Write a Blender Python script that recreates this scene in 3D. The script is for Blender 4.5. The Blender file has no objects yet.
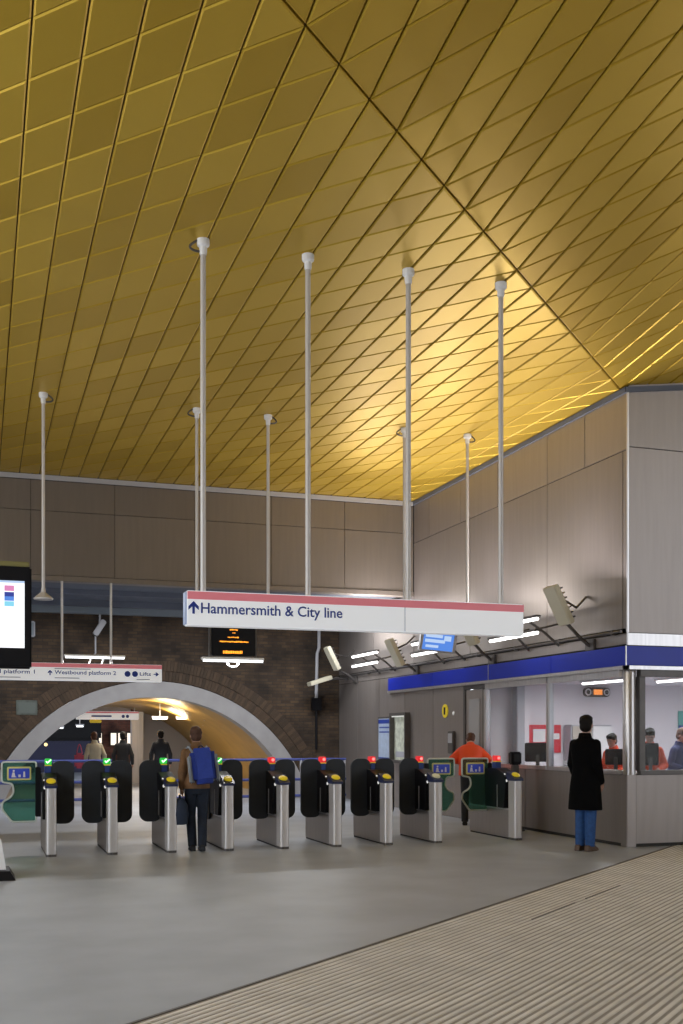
import bpy, bmesh, math, random
from mathutils import Vector, Matrix
random.seed(7)
PI = math.pi
C = bpy.context.scene.collection
V = Vector

# ------------------------------------------------------------------ materials
def new_mat(name):
    m = bpy.data.materials.new(name); m.use_nodes = True
    return m, m.node_tree, m.node_tree.nodes['Principled BSDF']
def setp(b, **k):
    for n, v in k.items():
        n = n.replace('_', ' ')
        if n in b.inputs: b.inputs[n].default_value = v
def rgb(c): return (c[0], c[1], c[2], 1)
def mat(name, col, rough=.5, metal=0., var=0., scale=8., stretch=(1, 1, 1), bump=0., emit=None, es=0., spec=.5):
    """Principled with an optional object-space noise variation (col*(1-var) .. col*(1+var))."""
    m, t, b = new_mat(name)
    setp(b, Base_Color=rgb(col), Roughness=rough, Metallic=metal, Specular_IOR_Level=spec)
    if emit:
        setp(b, Emission_Color=rgb(emit), Emission_Strength=es)
    if var or bump:
        tc = t.nodes.new('ShaderNodeTexCoord'); mp = t.nodes.new('ShaderNodeMapping'); nz = t.nodes.new('ShaderNodeTexNoise')
        mp.inputs['Scale'].default_value = stretch
        nz.inputs['Scale'].default_value = scale; nz.inputs['Detail'].default_value = 4
        t.links.new(tc.outputs['Object'], mp.inputs[0]); t.links.new(mp.outputs[0], nz.inputs['Vector'])
        if var:
            r = t.nodes.new('ShaderNodeValToRGB')
            r.color_ramp.elements[0].position = .3; r.color_ramp.elements[1].position = .7
            r.color_ramp.elements[0].color = rgb([max(0, c*(1-var)) for c in col])
            r.color_ramp.elements[1].color = rgb([min(1, c*(1+var)) for c in col])
            t.links.new(nz.outputs['Fac'], r.inputs[0]); t.links.new(r.outputs[0], b.inputs['Base Color'])
        if bump:
            bp = t.nodes.new('ShaderNodeBump'); bp.inputs['Strength'].default_value = bump; bp.inputs['Distance'].default_value = .01
            t.links.new(nz.outputs['Fac'], bp.inputs['Height']); t.links.new(bp.outputs[0], b.inputs['Normal'])
    return m
def island_mat(name, c0, c1, rough=.4, metal=.7, r0=None, fine=0.):
    """every loose panel of the mesh gets its own tint between c0 and c1"""
    m, t, b = new_mat(name)
    setp(b, Metallic=metal, Roughness=rough)
    g = t.nodes.new('ShaderNodeNewGeometry'); r = t.nodes.new('ShaderNodeValToRGB')
    r.color_ramp.elements[0].color = rgb(c0); r.color_ramp.elements[1].color = rgb(c1)
    t.links.new(g.outputs['Random Per Island'], r.inputs[0])
    out = r.outputs[0]
    if fine:
        tc = t.nodes.new('ShaderNodeTexCoord'); mp = t.nodes.new('ShaderNodeMapping'); nz = t.nodes.new('ShaderNodeTexNoise')
        mp.inputs['Scale'].default_value = (1, 1, .08)
        nz.inputs['Scale'].default_value = 14; nz.inputs['Detail'].default_value = 5
        mx = t.nodes.new('ShaderNodeMix'); mx.data_type = 'RGBA'; mx.blend_type = 'MULTIPLY'; mx.inputs['Factor'].default_value = fine
        t.links.new(tc.outputs['Object'], mp.inputs[0]); t.links.new(mp.outputs[0], nz.inputs['Vector'])
        t.links.new(out, mx.inputs['A']); t.links.new(nz.outputs['Fac'], mx.inputs['B']); out = mx.outputs['Result']
    t.links.new(out, b.inputs['Base Color'])
    return m
def brick_mat(name, plane, dark, light, mortar, bw=.225, bh=.075):
    m, t, b = new_mat(name)
    tc = t.nodes.new('ShaderNodeTexCoord'); sp = t.nodes.new('ShaderNodeSeparateXYZ'); cb = t.nodes.new('ShaderNodeCombineXYZ')
    t.links.new(tc.outputs['Object'], sp.inputs[0])
    t.links.new(sp.outputs['X' if plane == 'xz' else 'Y'], cb.inputs['X']); t.links.new(sp.outputs['Z'], cb.inputs['Y'])
    bk = t.nodes.new('ShaderNodeTexBrick')
    bk.inputs['Scale'].default_value = 1; bk.inputs['Brick Width'].default_value = bw; bk.inputs['Row Height'].default_value = bh
    bk.inputs['Mortar Size'].default_value = .007
    bk.inputs['Color1'].default_value = rgb(dark); bk.inputs['Color2'].default_value = rgb(light); bk.inputs['Mortar'].default_value = rgb(mortar)
    t.links.new(cb.outputs[0], bk.inputs['Vector'])
    nz = t.nodes.new('ShaderNodeTexNoise'); nz.inputs['Scale'].default_value = 1.6; nz.inputs['Detail'].default_value = 6
    t.links.new(cb.outputs[0], nz.inputs['Vector'])
    r = t.nodes.new('ShaderNodeValToRGB'); r.color_ramp.elements[0].position = .35; r.color_ramp.elements[1].position = .7
    r.color_ramp.elements[0].color = (.35, .35, .35, 1); r.color_ramp.elements[1].color = (1.25, 1.2, 1.1, 1)
    t.links.new(nz.outputs['Fac'], r.inputs[0])
    mx = t.nodes.new('ShaderNodeMix'); mx.data_type = 'RGBA'; mx.blend_type = 'MULTIPLY'; mx.inputs['Factor'].default_value = 1
    t.links.new(bk.outputs['Color'], mx.inputs['A']); t.links.new(r.outputs[0], mx.inputs['B'])
    t.links.new(mx.outputs['Result'], b.inputs['Base Color']); setp(b, Roughness=.85)
    bp = t.nodes.new('ShaderNodeBump'); bp.inputs['Strength'].default_value = .5; bp.inputs['Distance'].default_value = .01; bp.invert = True
    t.links.new(bk.outputs['Fac'], bp.inputs['Height']); t.links.new(bp.outputs[0], b.inputs['Normal'])
    return m
def glass_mat(name, tint, clear=.8, rough=.03):
    m, t, b = new_mat(name)
    t.nodes.remove(b); o = t.nodes['Material Output']
    tr = t.nodes.new('ShaderNodeBsdfTransparent'); tr.inputs[0].default_value = rgb(tint)
    pr = t.nodes.new('ShaderNodeBsdfPrincipled'); setp(pr, Base_Color=rgb([c*.35 for c in tint]), Roughness=rough)
    mx = t.nodes.new('ShaderNodeMixShader'); mx.inputs[0].default_value = 1-clear
    t.links.new(tr.outputs[0], mx.inputs[1]); t.links.new(pr.outputs[0], mx.inputs[2]); t.links.new(mx.outputs[0], o.inputs[0])
    return m
def glow(name, col, s):
    return mat(name, (.02, .02, .02), .5, emit=col, es=s)

M = {}
M['gold'] = island_mat('gold_panels', (.50, .318, .022), (.64, .425, .044), rough=.42, metal=.55)
M['gold_back'] = mat('gold_joint', (.10, .06, .015), .8)
M['vault'] = mat('vault_gold', (.46, .27, .06), .45, .3, var=.1, scale=2)
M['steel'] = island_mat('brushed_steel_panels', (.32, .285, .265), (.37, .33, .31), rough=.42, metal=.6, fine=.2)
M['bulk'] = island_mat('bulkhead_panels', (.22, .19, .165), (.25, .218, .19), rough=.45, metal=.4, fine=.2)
M['bright_steel'] = mat('bright_steel', (.62, .60, .60), .32, .8, var=.08, scale=30, stretch=(1, 1, .05))
M['gate_steel'] = mat('gate_steel', (.70, .67, .66), .4, .55, var=.04, scale=40, stretch=(1, 1, .05))
M['gate_side'] = mat('gate_side_steel', (.36, .325, .305), .38, .6, var=.06, scale=40, stretch=(1, 1, .05))
M['dark_steel'] = mat('dark_steel', (.12, .11, .105), .45, .5, var=.1)
M['joint'] = mat('joint_black', (.03, .028, .026), .8)
M['floor'] = mat('floor_terrazzo', (.34, .365, .415), .42, var=.13, scale=1.3)
M['mat_rib'] = mat('mat_rib', (.74, .71, .69), .75, var=.12, scale=3)
M['mat_gap'] = mat('mat_gap', (.34, .315, .295), .9)
M['brick'] = brick_mat('brown_brick', 'xz', (.05, .032, .02), (.095, .06, .033), (.04, .032, .027))
M['voussoir'] = island_mat('arch_brick', (.045, .03, .018), (.085, .053, .032), rough=.85, metal=0.)
M['concrete'] = mat('arch_concrete', (.33, .32, .32), .6, var=.08, scale=3)
M['soffit'] = mat('soffit_blue_grey', (.10, .115, .155), .6, var=.1, scale=2)
M['soffit_lip'] = mat('soffit_lip', (.22, .26, .30), .5)
M['white_wall'] = mat('white_plaster', (.74, .70, .73), .7)
M['grey_paint'] = mat('grey_paint', (.42, .42, .45), .55)
M['pole'] = mat('pole_paint', (.58, .56, .55), .4, .2)
M['white'] = mat('white_paint', (.8, .8, .8), .4)
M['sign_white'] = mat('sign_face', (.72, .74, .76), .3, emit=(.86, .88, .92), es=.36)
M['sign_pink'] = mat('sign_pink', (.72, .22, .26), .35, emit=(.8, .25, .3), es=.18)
M['sign_blue'] = mat('sign_blue', (.02, .05, .30), .4)
M['sign_end'] = mat('sign_end', (.42, .52, .75), .35)
M['line'] = mat('grey_print', (.42, .43, .5), .5)
M['blue'] = mat('fascia_blue', (.010, .030, .46), .32, var=.05, scale=2, spec=.3)
M['rail_blue'] = mat('rail_blue', (.05, .07, .27), .4)
M['black'] = mat('black_plastic', (.005, .005, .007), .45, spec=.25)
M['navy'] = mat('navy_plastic', (.02, .028, .09), .35)
M['gateblue'] = mat('gate_blue', (.03, .06, .24), .4)
M['paddle'] = mat('paddle_grey', (.017, .021, .028), .55, var=.15, scale=6)
M['yellow'] = mat('reader_yellow', (.75, .58, .02), .4, emit=(.8, .62, .03), es=.15)
M['pale'] = mat('pale_reader', (.75, .76, .55), .3)
M['red_lamp'] = glow('red_lamp', (1, .02, .03), .75)
M['red_core'] = glow('red_core', (1, .22, .2), 1.8)
M['green_lamp'] = glow('green_lamp', (.02, .6, .06), .9)
M['tick'] = glow('tick_glow', (.6, 1, .6), 2.5)
M['amber'] = glow('amber_dots', (1, .32, .02), 2.2)
M['led_white'] = glow('led_white', (.9, .9, .85), .8)
M['tube'] = glow('fluorescent_tube', (1, .97, .95), 5.5)
M['tube_cool'] = glow('cool_tube', (.95, .97, 1), 3.0)
M['warm_tube'] = glow('warm_tube', (1, .93, .75), 8)
M['screen_white'] = glow('screen_white', (.95, .96, 1), 1.25)
M['screen_blue'] = glow('screen_blue', (.10, .28, .85), .9)
M['screen_light'] = glow('screen_light', (.55, .72, 1), .9)
M['screen_pink'] = glow('screen_pink', (.75, .25, .5), 1)
M['screen_navy'] = glow('screen_navy', (.03, .06, .4), .8)
M['screen_cyan'] = glow('screen_cyan', (.25, .7, .9), 1)
M['lit_window'] = glow('lit_window', (1, .88, .75), 1.3)
M['headlight'] = glow('train_lamp', (1, .75, .3), 2)
M['glass'] = glass_mat('clear_glass', (.93, .94, .95), .90)
M['green_glass'] = glass_mat('green_glass', (.36, .64, .54), .80, .1)
M['flap_edge'] = mat('flap_edge', (.62, .66, .62), .4)
M['flap_blue'] = mat('flap_blue', (.03, .06, .45), .4, emit=(.03, .06, .5), es=.15)
M['flap_yellow'] = mat('flap_yellow', (.75, .68, .22), .4)
M['hi_vis'] = mat('hi_vis', (.78, .075, .015), .75, emit=None)
M['poster_red'] = mat('poster_red', (.62, .03, .05), .5)
M['poster_white'] = mat('poster_white', (.75, .74, .74), .5)
M['poster_map'] = mat('poster_map', (.62, .66, .55), .4, var=.25, scale=9)
M['poster_blue'] = mat('poster_blue', (.40, .48, .62), .4, var=.1, scale=12)
M['poster_teal'] = mat('poster_teal', (.10, .38, .34), .5)
M['olive'] = mat('olive_top', (.20, .18, .06), .5)
M['orange_led'] = glow('orange_led', (1, .3, .05), 1.2)
M['skin'] = mat('skin', (.46, .27, .20), .55)
M['lip'] = mat('eye_dark', (.02, .015, .012), .3)
M['hair_dark'] = mat('hair_dark', (.008, .006, .005), .7, var=.3, scale=40, spec=.2)
M['hair_brown'] = mat('hair_brown', (.075, .03, .016), .7, var=.3, scale=40)
M['black_wool'] = mat('black_wool', (.003, .003, .0035), .95, spec=.1)
M['jeans'] = mat('blue_jeans', (.02, .075, .23), .8, var=.2, scale=20)
M['dark_jeans'] = mat('dark_jeans', (.010, .016, .030), .85, var=.2, scale=20)
M['brown_shoe'] = mat('brown_shoe', (.10, .06, .04), .6)
M['tan_coat'] = mat('tan_coat', (.19, .10, .045), .85, var=.15, scale=12)
M['cream_coat'] = mat('cream_coat', (.50, .47, .36), .85, var=.1)
M['dark_coat'] = mat('dark_coat', (.022, .024, .03), .85)
M['navy_coat'] = mat('navy_coat', (.02, .03, .12), .8)
M['bag_blue'] = mat('bag_blue', (.02, .05, .33), .7, var=.15, scale=10)
M['bag_grey'] = mat('bag_grey', (.33, .37, .42), .7)
M['bag_dark'] = mat('bag_dark', (.010, .020, .045), .7)
M['pink_bag'] = mat('pink_cloth', (.55, .09, .16), .7)

# ------------------------------------------------------------------ mesh builder
class MB:
    def __init__(s): s.bm = bmesh.new(); s.mi = 0
    def face(s, vs):
        try:
            f = s.bm.faces.new(vs); f.material_index = s.mi; return f
        except ValueError: return None
    def box(s, x0, x1, y0, y1, z0, z1, bev=0., rot=None):
        """rot: a Matrix applied afterwards"""
        p = [(x, y, z) for z in (z0, z1) for y in (y0, y1) for x in (x0, x1)]
        v = [s.bm.verts.new(rot @ V(q) if rot else q) for q in p]
        fs = [s.face([v[i] for i in f]) for f in ((0, 2, 3, 1), (4, 5, 7, 6), (0, 1, 5, 4), (2, 6, 7, 3), (0, 4, 6, 2), (1, 3, 7, 5))]
        if bev:
            es = {e for f in fs for e in f.edges}
            r = bmesh.ops.bevel(s.bm, geom=list(es), offset=bev, segments=2, affect='EDGES', clamp_overlap=True)
            for f in r['faces']: f.material_index = s.mi
        return s
    def loft(s, rings, cap=True, closed=True):
        R = [[s.bm.verts.new(p) for p in r] for r in rings]
        n = len(R[0])
        for a, b in zip(R, R[1:]):
            for i in range(n if closed else n-1):
                j = (i+1) % n
                s.face([a[i], a[j], b[j], b[i]])
        if cap:
            s.face(R[0][::-1]); s.face(R[-1])
        return s
    def tube(s, pts, r, n=10, cap=True, closed=False):
        pts = [V(p) for p in pts]; k = len(pts)
        rad = r if isinstance(r, (list, tuple)) else [r]*k
        rings = []; up = None
        for i, p in enumerate(pts):
            if closed: d = (pts[(i+1) % k]-pts[i-1])
            else: d = pts[min(i+1, k-1)]-pts[max(i-1, 0)]
            d.normalize()
            if up is None: up = d.orthogonal().normalized()
            up = (up-d*up.dot(d))
            if up.length < 1e-6: up = d.orthogonal()
            up.normalize(); w = d.cross(up)
            rings.append([p+(up*math.cos(a)+w*math.sin(a))*rad[i] for a in [2*PI*q/n for q in range(n)]])
        if closed: rings.append(rings[0][:]); cap = False
        return s.loft(rings, cap)
    def lathe(s, prof, c=(0, 0, 0), n=20, axis='z'):
        rings = []
        for r, h in prof:
            ring = []
            for q in range(n):
                a = 2*PI*q/n; u, w = max(r, 1e-4)*math.cos(a), max(r, 1e-4)*math.sin(a)
                p = {'z': (u, w, h), 'y': (u, h, -w), 'x': (h, u, w)}[axis]
                ring.append(V(p)+V(c))
            rings.append(ring)
        return s.loft(rings)
    def ell(s, c, r, rot=None, sub=3):
        g = bmesh.ops.create_icosphere(s.bm, subdivisions=sub, radius=1)
        for v in g['verts']:
            q = V((v.co.x*r[0], v.co.y*r[1], v.co.z*r[2]))
            v.co = (rot @ q if rot else q)+V(c)
        for f in {f for v in g['verts'] for f in v.link_faces}: f.material_index = s.mi
        return s
    def prism(s, poly, plane, a, b):
        """poly: 2-D outline; plane 'xz' (extruded a..b in y), 'xy' (in z), 'yz' (in x)"""
        def P(u, w, h): return {'xz': (u, h, w), 'xy': (u, w, h), 'yz': (h, u, w)}[plane]
        A = [s.bm.verts.new(P(u, w, a)) for u, w in poly]; B = [s.bm.verts.new(P(u, w, b)) for u, w in poly]
        s.face(A); s.face(B[::-1]); n = len(poly)
        for i in range(n):
            j = (i+1) % n; s.face([A[i], B[i], B[j], A[j]])
        return s
    def capsule(s, a, b, ra, rb, n=14):
        a, b = V(a), V(b); s.tube([a, b], [ra, rb], n); s.ell(a, (ra,)*3, sub=2); s.ell(b, (rb,)*3, sub=2); return s
    def build(s, name, mats, parent=None, smooth=False, angle=40, mw=None):
        bmesh.ops.recalc_face_normals(s.bm, faces=s.bm.faces[:])
        me = bpy.data.meshes.new(name); s.bm.to_mesh(me); s.bm.free()
        for m in (mats if isinstance(mats, (list, tuple)) else [mats]): me.materials.append(m)
        if smooth:
            me.polygons.foreach_set('use_smooth', [True]*len(me.polygons))
            try: me.set_sharp_from_angle(angle=math.radians(angle))
            except Exception: pass
        o = bpy.data.objects.new(name, me); C.objects.link(o)
        if parent: o.parent = parent
        return o

def tag(o, label=None, cat=None, group=None, kind=None):
    if label: o['label'] = label
    if cat: o['category'] = cat
    if group: o['group'] = group
    if kind: o['kind'] = kind
    return o
def empty(name, loc=(0, 0, 0), rz=0, label=None, cat=None, group=None):
    o = bpy.data.objects.new(name, None); C.objects.link(o); o.location = loc; o.rotation_euler = (0, 0, rz); o.empty_display_size = .1
    return tag(o, label, cat, group)
def struct(name, mb, m, parent=None, **k):
    o = mb.build(name, m, parent, **k)
    if not parent: o['kind'] = 'structure'
    return o
KIDS = {}
def kids(o): return [c for c in bpy.data.objects if c.parent is o]
def copy_tree(o, parent=None):
    c = o.copy(); C.objects.link(c)
    c.parent = parent
    for ch in kids(o): copy_tree(ch, c)
    return c
def text_mesh(s, size=1.):
    cu = bpy.data.curves.new('t', 'FONT'); cu.body = s; cu.size = size; cu.resolution_u = 3; cu.offset = .012
    o = bpy.data.objects.new('t', cu); C.objects.link(o)
    dg = bpy.context.evaluated_depsgraph_get(); dg.update()
    me = bpy.data.meshes.new_from_object(o.evaluated_get(dg)); bpy.data.objects.remove(o)
    return me
def text(name, s, x0, x1, z0, z1, y, m, parent):
    """lettering in the xz plane facing -y, fitted to the given box; each word a mesh"""
    def ext(me):
        xs = [v.co.x for v in me.vertices]; ys = [v.co.y for v in me.vertices]; return min(xs), max(xs), min(ys), max(ys)
    ax, bx, ay, by = ext(text_mesh(s)); words = s.split(' ')
    for i, w in enumerate(words):
        me = text_mesh(w); a = ext(me); sh = ext(text_mesh(' '.join(words[:i+1])))[1]-a[1]
        for v in me.vertices:
            v.co = V((x0+(v.co.x+sh-ax)/(bx-ax)*(x1-x0), y, z0+(v.co.y-ay)/(by-ay)*(z1-z0)))
        bm = bmesh.new(); bm.from_mesh(me)
        r = bmesh.ops.extrude_face_region(bm, geom=bm.faces[:])
        for v in [g for g in r['geom'] if isinstance(g, bmesh.types.BMVert)]: v.co.y -= .003
        b = MB(); b.bm.free(); b.bm = bm
        b.build(name, m, parent)
def rrect(x0, x1, z0, z1, r, n=6):
    out = []
    for cx, cz, a0 in ((x1-r, z0+r, -PI/2), (x1-r, z1-r, 0), (x0+r, z1-r, PI/2), (x0+r, z0+r, PI)):
        for k in range(n+1):
            a = a0+PI/2*k/n; out.append((cx+r*math.cos(a), cz+r*math.sin(a)))
    return out
def rounded(p, r, n=4):
    out = []; L = len(p)
    for i in range(L):
        a, b, c = V(p[i-1]+(0,)), V(p[i]+(0,)), V(p[(i+1) % L]+(0,))
        d = min(r, (a-b).length*.45, (c-b).length*.45)
        u, w = b+(a-b).normalized()*d, b+(c-b).normalized()*d
        for k in range(n+1):
            t = k/n; q = u*(1-t)**2+b*2*t*(1-t)+w*t*t; out.append((q.x, q.y))
    return out
def chaikin(p, n=2):
    for _ in range(n):
        q = []
        for a, b in zip(p, p[1:]+p[:1]):
            q += [(a[0]*.75+b[0]*.25, a[1]*.75+b[1]*.25), (a[0]*.25+b[0]*.75, a[1]*.25+b[1]*.75)]
        p = q
    return p

# ------------------------------------------------------------------ camera
H = 1.55; TH = math.atan(.333)
cam = bpy.data.cameras.new('camera'); co = bpy.data.objects.new('camera', cam); C.objects.link(co)
cam.sensor_fit = 'HORIZONTAL'; cam.sensor_width = 36; cam.lens = 1085/683*36
cam.shift_y = (735-512)/683; cam.clip_end = 200
co.location = (0, 0, H); co.rotation_euler = (PI/2, 0, -TH)
bpy.context.scene.camera = co

# ------------------------------------------------------------------ ceiling: folded field of gold parallelogram panels
def lat(k, m):
    return V((.33+.3525*k, 8.281-.39*k+.725*m, 6.35+.1025*max(0, k-4-m)))
WX, WY, BY = 8.46, 12.95, 20.70      # ticket office faces, bulkhead face
NY = 25.6                            # brick wall face
def panel(mb, P, G):
    """P: corners, G: half joint width of the edge that leaves each corner"""
    n = (P[1]-P[0]).cross(P[-1]-P[0]); n.normalize()
    if n.z > 0: n = -n
    def inset(ex):
        out = []; L = len(P)
        for i in range(L):
            a, b, e = P[i-1], P[i], P[(i+1) % L]
            u, w = (a-b).normalized(), (e-b).normalized()
            s_ = max(.2, u.cross(w).length)
            out.append(b+w*((G[i-1]+ex)/s_)+u*((G[i]+ex)/s_))
        return out
    r0, r2 = inset(0), inset(.013)
    mb.loft([[p-n*.03 for p in r0], [p-n*.010 for p in r0], r2])
J1, J2, J3 = .0065, .003, .010
mb = MB()
for k in range(-18, 46):
    for m in range(-32, 46):
        a, b, c, d = lat(k, m), lat(k+1, m), lat(k+1, m+1), lat(k, m+1)
        cen = (a+c)/2
        if not (-5.2 < cen.x < 16.2 and -1.6 < cen.y < BY+.5): continue
        if cen.x > WX+.25 and cen.y > WY+.4: continue
        if m == k-4:
            panel(mb, [a, b, c], [J2, J1, J3]); panel(mb, [a, c, d], [J3, J2, J1])
        else: panel(mb, [a, b, c, d], [J2, J1, J2, J1])
bmesh.ops.bisect_plane(mb.bm, geom=mb.bm.verts[:]+mb.bm.edges[:]+mb.bm.faces[:], plane_co=(0, BY-.005, 0), plane_no=(0, 1, 0), clear_outer=True)
ceil = struct('ceiling', mb, M['gold'])
mb = MB()   # the dark sheet above the joints
def sheet(p):
    t = [mb.bm.verts.new((x, y, z)) for x, y, z in p]; mb.face(t)
SL = .335/.3525
def cz(x, y):   # height of the folded ceiling
    k = (x-.33)/.3525; m = (y-8.281+.39*k)/.725
    return 6.35+.1025*max(0, k-4-m)
def seam_y(x): return lat(5, 1).y+SL*(x-lat(5, 1).x)
xs = -5.3; xe = 16.3
up = .034; y0_ = -1.6; x_at2 = lat(5, 1).x+(y0_-lat(5, 1).y)/SL; x_at2 = max(x_at2, xs); yl = seam_y(xs)
if x_at2 > xs: lowp = [(xs, y0_, 6.35+up), (x_at2, y0_, 6.35+up)]
else: lowp = [(xs, yl, 6.35+up)]
sheet(lowp+[(15.9, seam_y(15.9), 6.35+up), (15.9, BY, 6.35+up), (xs, BY, 6.35+up)])
hp = [(x_at2, y0_, 6.35+up)] if x_at2 > xs else [(xs, yl, 6.35+up), (xs, y0_, cz(xs, y0_)+up)]
sheet(hp+[(xe, y0_, cz(xe, y0_)+up), (xe, seam_y(15.9), cz(xe, seam_y(15.9))+up), (15.9, seam_y(15.9), 6.35+up)])
o = struct('ceiling_joint_sheet', mb, M['gold_back'], ceil)

# ------------------------------------------------------------------ floor and entrance mat
mb = MB()
mb.box(-12, 24, -1.7, 60, -.12, 0)
struct('floor', mb, M['floor'])
E0 = V((.762, 5.88, 0)); ED = (V((7.351, 11.4, 0))-E0).normalized(); EN = V((ED.y, -ED.x, 0))
root = empty('entrance_mat', (4, 8, 0), 0, 'beige ribbed entrance mat laid across the floor in front of the ticket office', 'floor mat')
def L(p): return V(p)-V((4, 8, 0))
def clip_run(off):
    """the part of the rib at distance off from the mat's edge that lies in front of the office wall and inside the hall"""
    p = E0+EN*off
    t1 = (12.93-p.y)/ED.y
    t1 = min(t1, (16.-p.x)/ED.x); t0 = (2.0-p.y)/ED.y
    t0 = max(t0, (-4-p.x)/ED.x)
    return p+ED*t0, p+ED*t1
mb = MB()
def slat(mb, o0, o1, z0, z1, ch=0.):
    a0, a1 = clip_run(o0); b0, b1 = clip_run(o1)
    if ch:
        c0, c1 = a0+EN*ch, a1+EN*ch; d0, d1 = b0-EN*ch, b1-EN*ch
        mb.loft([[L(a0)+V((0, 0, z0)), L(c0)+V((0, 0, z1)), L(d0)+V((0, 0, z1)), L(b0)+V((0, 0, z0))], [L(a1)+V((0, 0, z0)), L(c1)+V((0, 0, z1)), L(d1)+V((0, 0, z1)), L(b1)+V((0, 0, z0))]])
    else:
        mb.loft([[L(a0)+V((0, 0, z0)), L(b0)+V((0, 0, z0)), L(b0)+V((0, 0, z1)), L(a0)+V((0, 0, z1))], [L(a1)+V((0, 0, z0)), L(b1)+V((0, 0, z0)), L(b1)+V((0, 0, z1)), L(a1)+V((0, 0, z1))]])
slat(mb, .02, 8.4, .0005, .003)
mb.build('backing', M['mat_gap'], root)
mb = MB(); P_ = .0575
for i in range(150):
    o0 = .05+i*P_
    if o0 > 8.2: break
    slat(mb, o0, o0+P_*.62, .003, .008, .006)
mb.build('rib_strip', M['mat_rib'], root)
mb = MB(); slat(mb, 0, .022, .0005, .009); mb.build('edge_trim', M['dark_steel'], root)
mb = MB()
a = V((4.0, 7.55, .0)); 
for q in (0, 1.35):
    p0 = E0+ED*(4.2+q)+EN*.62; p1 = p0+ED*1.05
    mb.loft([[L(p0-EN*.009)+V((0, 0, .006)), L(p0+EN*.009)+V((0, 0, .006)), L(p0+EN*.009)+V((0, 0, .0125)), L(p0-EN*.009)+V((0, 0, .0125))],
             [L(p1-EN*.009)+V((0, 0, .006)), L(p1+EN*.009)+V((0, 0, .006)), L(p1+EN*.009)+V((0, 0, .0125)), L(p1-EN*.009)+V((0, 0, .0125))]])
mb.build('drain_slot', M['dark_steel'], root)

# ------------------------------------------------------------------ walls
def wall_panels(mb, plane, at, u_cuts, z_cuts, t=.02, g=.006, skip=()):
    """metal cassettes on a wall: plane 'x' (faces -x, at = x of the face) or 'y' (faces -y)"""
    for i, (u0, u1) in enumerate(zip(u_cuts, u_cuts[1:])):
        for j, (z0, z1) in enumerate(zip(z_cuts, z_cuts[1:])):
            if (i, j) in skip: continue
            if plane == 'x': mb.box(at, at+t, u0+g, u1-g, z0+g, z1-g, .003)
            else: mb.box(u0+g, u1-g, at, at+t, z0+g, z1-g, .003)
# east wall (long side of ticket office and beyond)
mb = MB()
wall_panels(mb, 'x', WX, [12.95, 14.05, 15.17, 16.9, 18.4, 19.9, BY], [5.49, 6.36])
wall_panels(mb, 'x', WX, [12.95, 13.05, 15.17, 18.0, BY], [3.02, 5.49])
wall_panels(mb, 'x', WX, [BY, 23.1, NY], [3.02, 4.45])
wall_panels(mb, 'x', WX, [12.95, BY, NY], [2.80, 2.96])
wall_panels(mb, 'x', WX, [18.28, 19.7, 21.2, 22.7, 24.2, NY], [0.0, 2.80])
wall_panels(mb, 'x', WX, [13.05, 14.3, 15.9, 17.3], [0.04, 1.0])
we = struct('wall_east', mb, M['steel'])
mb = MB()
mb.box(WX+.02, WX+.14, 12.99, NY+.3, 2.46, 6.5)
mb.box(WX+.02, WX+.14, 18.28, NY+.3, 0, 2.46)
mb.box(WX+.02, WX+.14, 12.98, 17.36, 0, 1.0)
struct('wall_backing', mb, M['joint'], we)
# south wall of the office (faces the entrance)
mb = MB()
wall_panels(mb, 'y', WY, [WX+.03, 10.6, 13, 16.2], [2.96, 5.53])
wall_panels(mb, 'y', WY, [WX+.03, 10.6, 13, 16.2], [5.53, 7.5])
wall_panels(mb, 'y', WY, [8.6, 10.6, 13, 16.2], [.04, 1.0])
ws = struct('wall_south', mb, M['steel'])
mb = MB(); mb.box(WX+.02, 16.3, WY+.022, WY+.14, 2.46, 7.6); mb.box(8.6, 16.3, WY+.02, WY+.14, 0, 1.0)
struct('wall_backing', mb, M['joint'], ws)
mb = MB(); mb.box(WX-.012, 16.2, WY-.03, WY-.001, 2.79, 2.955, .004); struct('trim_1', mb, M['bright_steel'])
mb = MB(); mb.box(WX-.006, WX+.03, WY-.012, WY+.018, 2.96, 6.34, .006); struct('trim_2', mb, M['bright_steel'])
# dark shadow gap along the ceiling and bulkhead heads
mb = MB(); mb.box(WX-.03, WX, WY-.02, BY, 6.27, 6.345); mb.loft([[(WX-.03, WY-.03, 6.27), (WX-.03, WY, 6.27), (WX-.03, WY, 6.34), (WX-.03, WY-.03, 6.34)], [(16.2, WY-.03, 7.29), (16.2, WY, 7.29), (16.2, WY, 7.36), (16.2, WY-.03, 7.36)]])
struct('trim_3', mb, M['soffit'])
# west wall, out of view; closes the hall's far part, cut short to let side light in
mb = MB(); wall_panels(mb, 'x', -5.2, [13, 15, 17, 19, BY], [0, 3, 6.6]); mb.box(-5.32, -5.2, 13, NY, 0, 6.6)
struct('wall_west', mb, M['steel'])
mb = MB(); wall_panels(mb, 'y', -1.5, [-5.2, -2, 1, 4, 7, 10, 13, 16.2], [0, 3, 6, 9]); mb.box(-5.2, 16.2, -1.62, -1.5, 0, 9); struct('wall_back_light_block', mb, M['steel'])  # unseen wall behind the camera, added to block sky light
mb = MB(); wall_panels(mb, 'x', 16.2, [6, 8.3, 10.6, WY], [0, 3, 6, 9]); mb.box(16.22, 16.34, 6, WY+.2, 0, 9); struct('wall_side_light_block', mb, M['steel'])  # unseen side wall, added to keep grazing daylight off the office front
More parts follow.
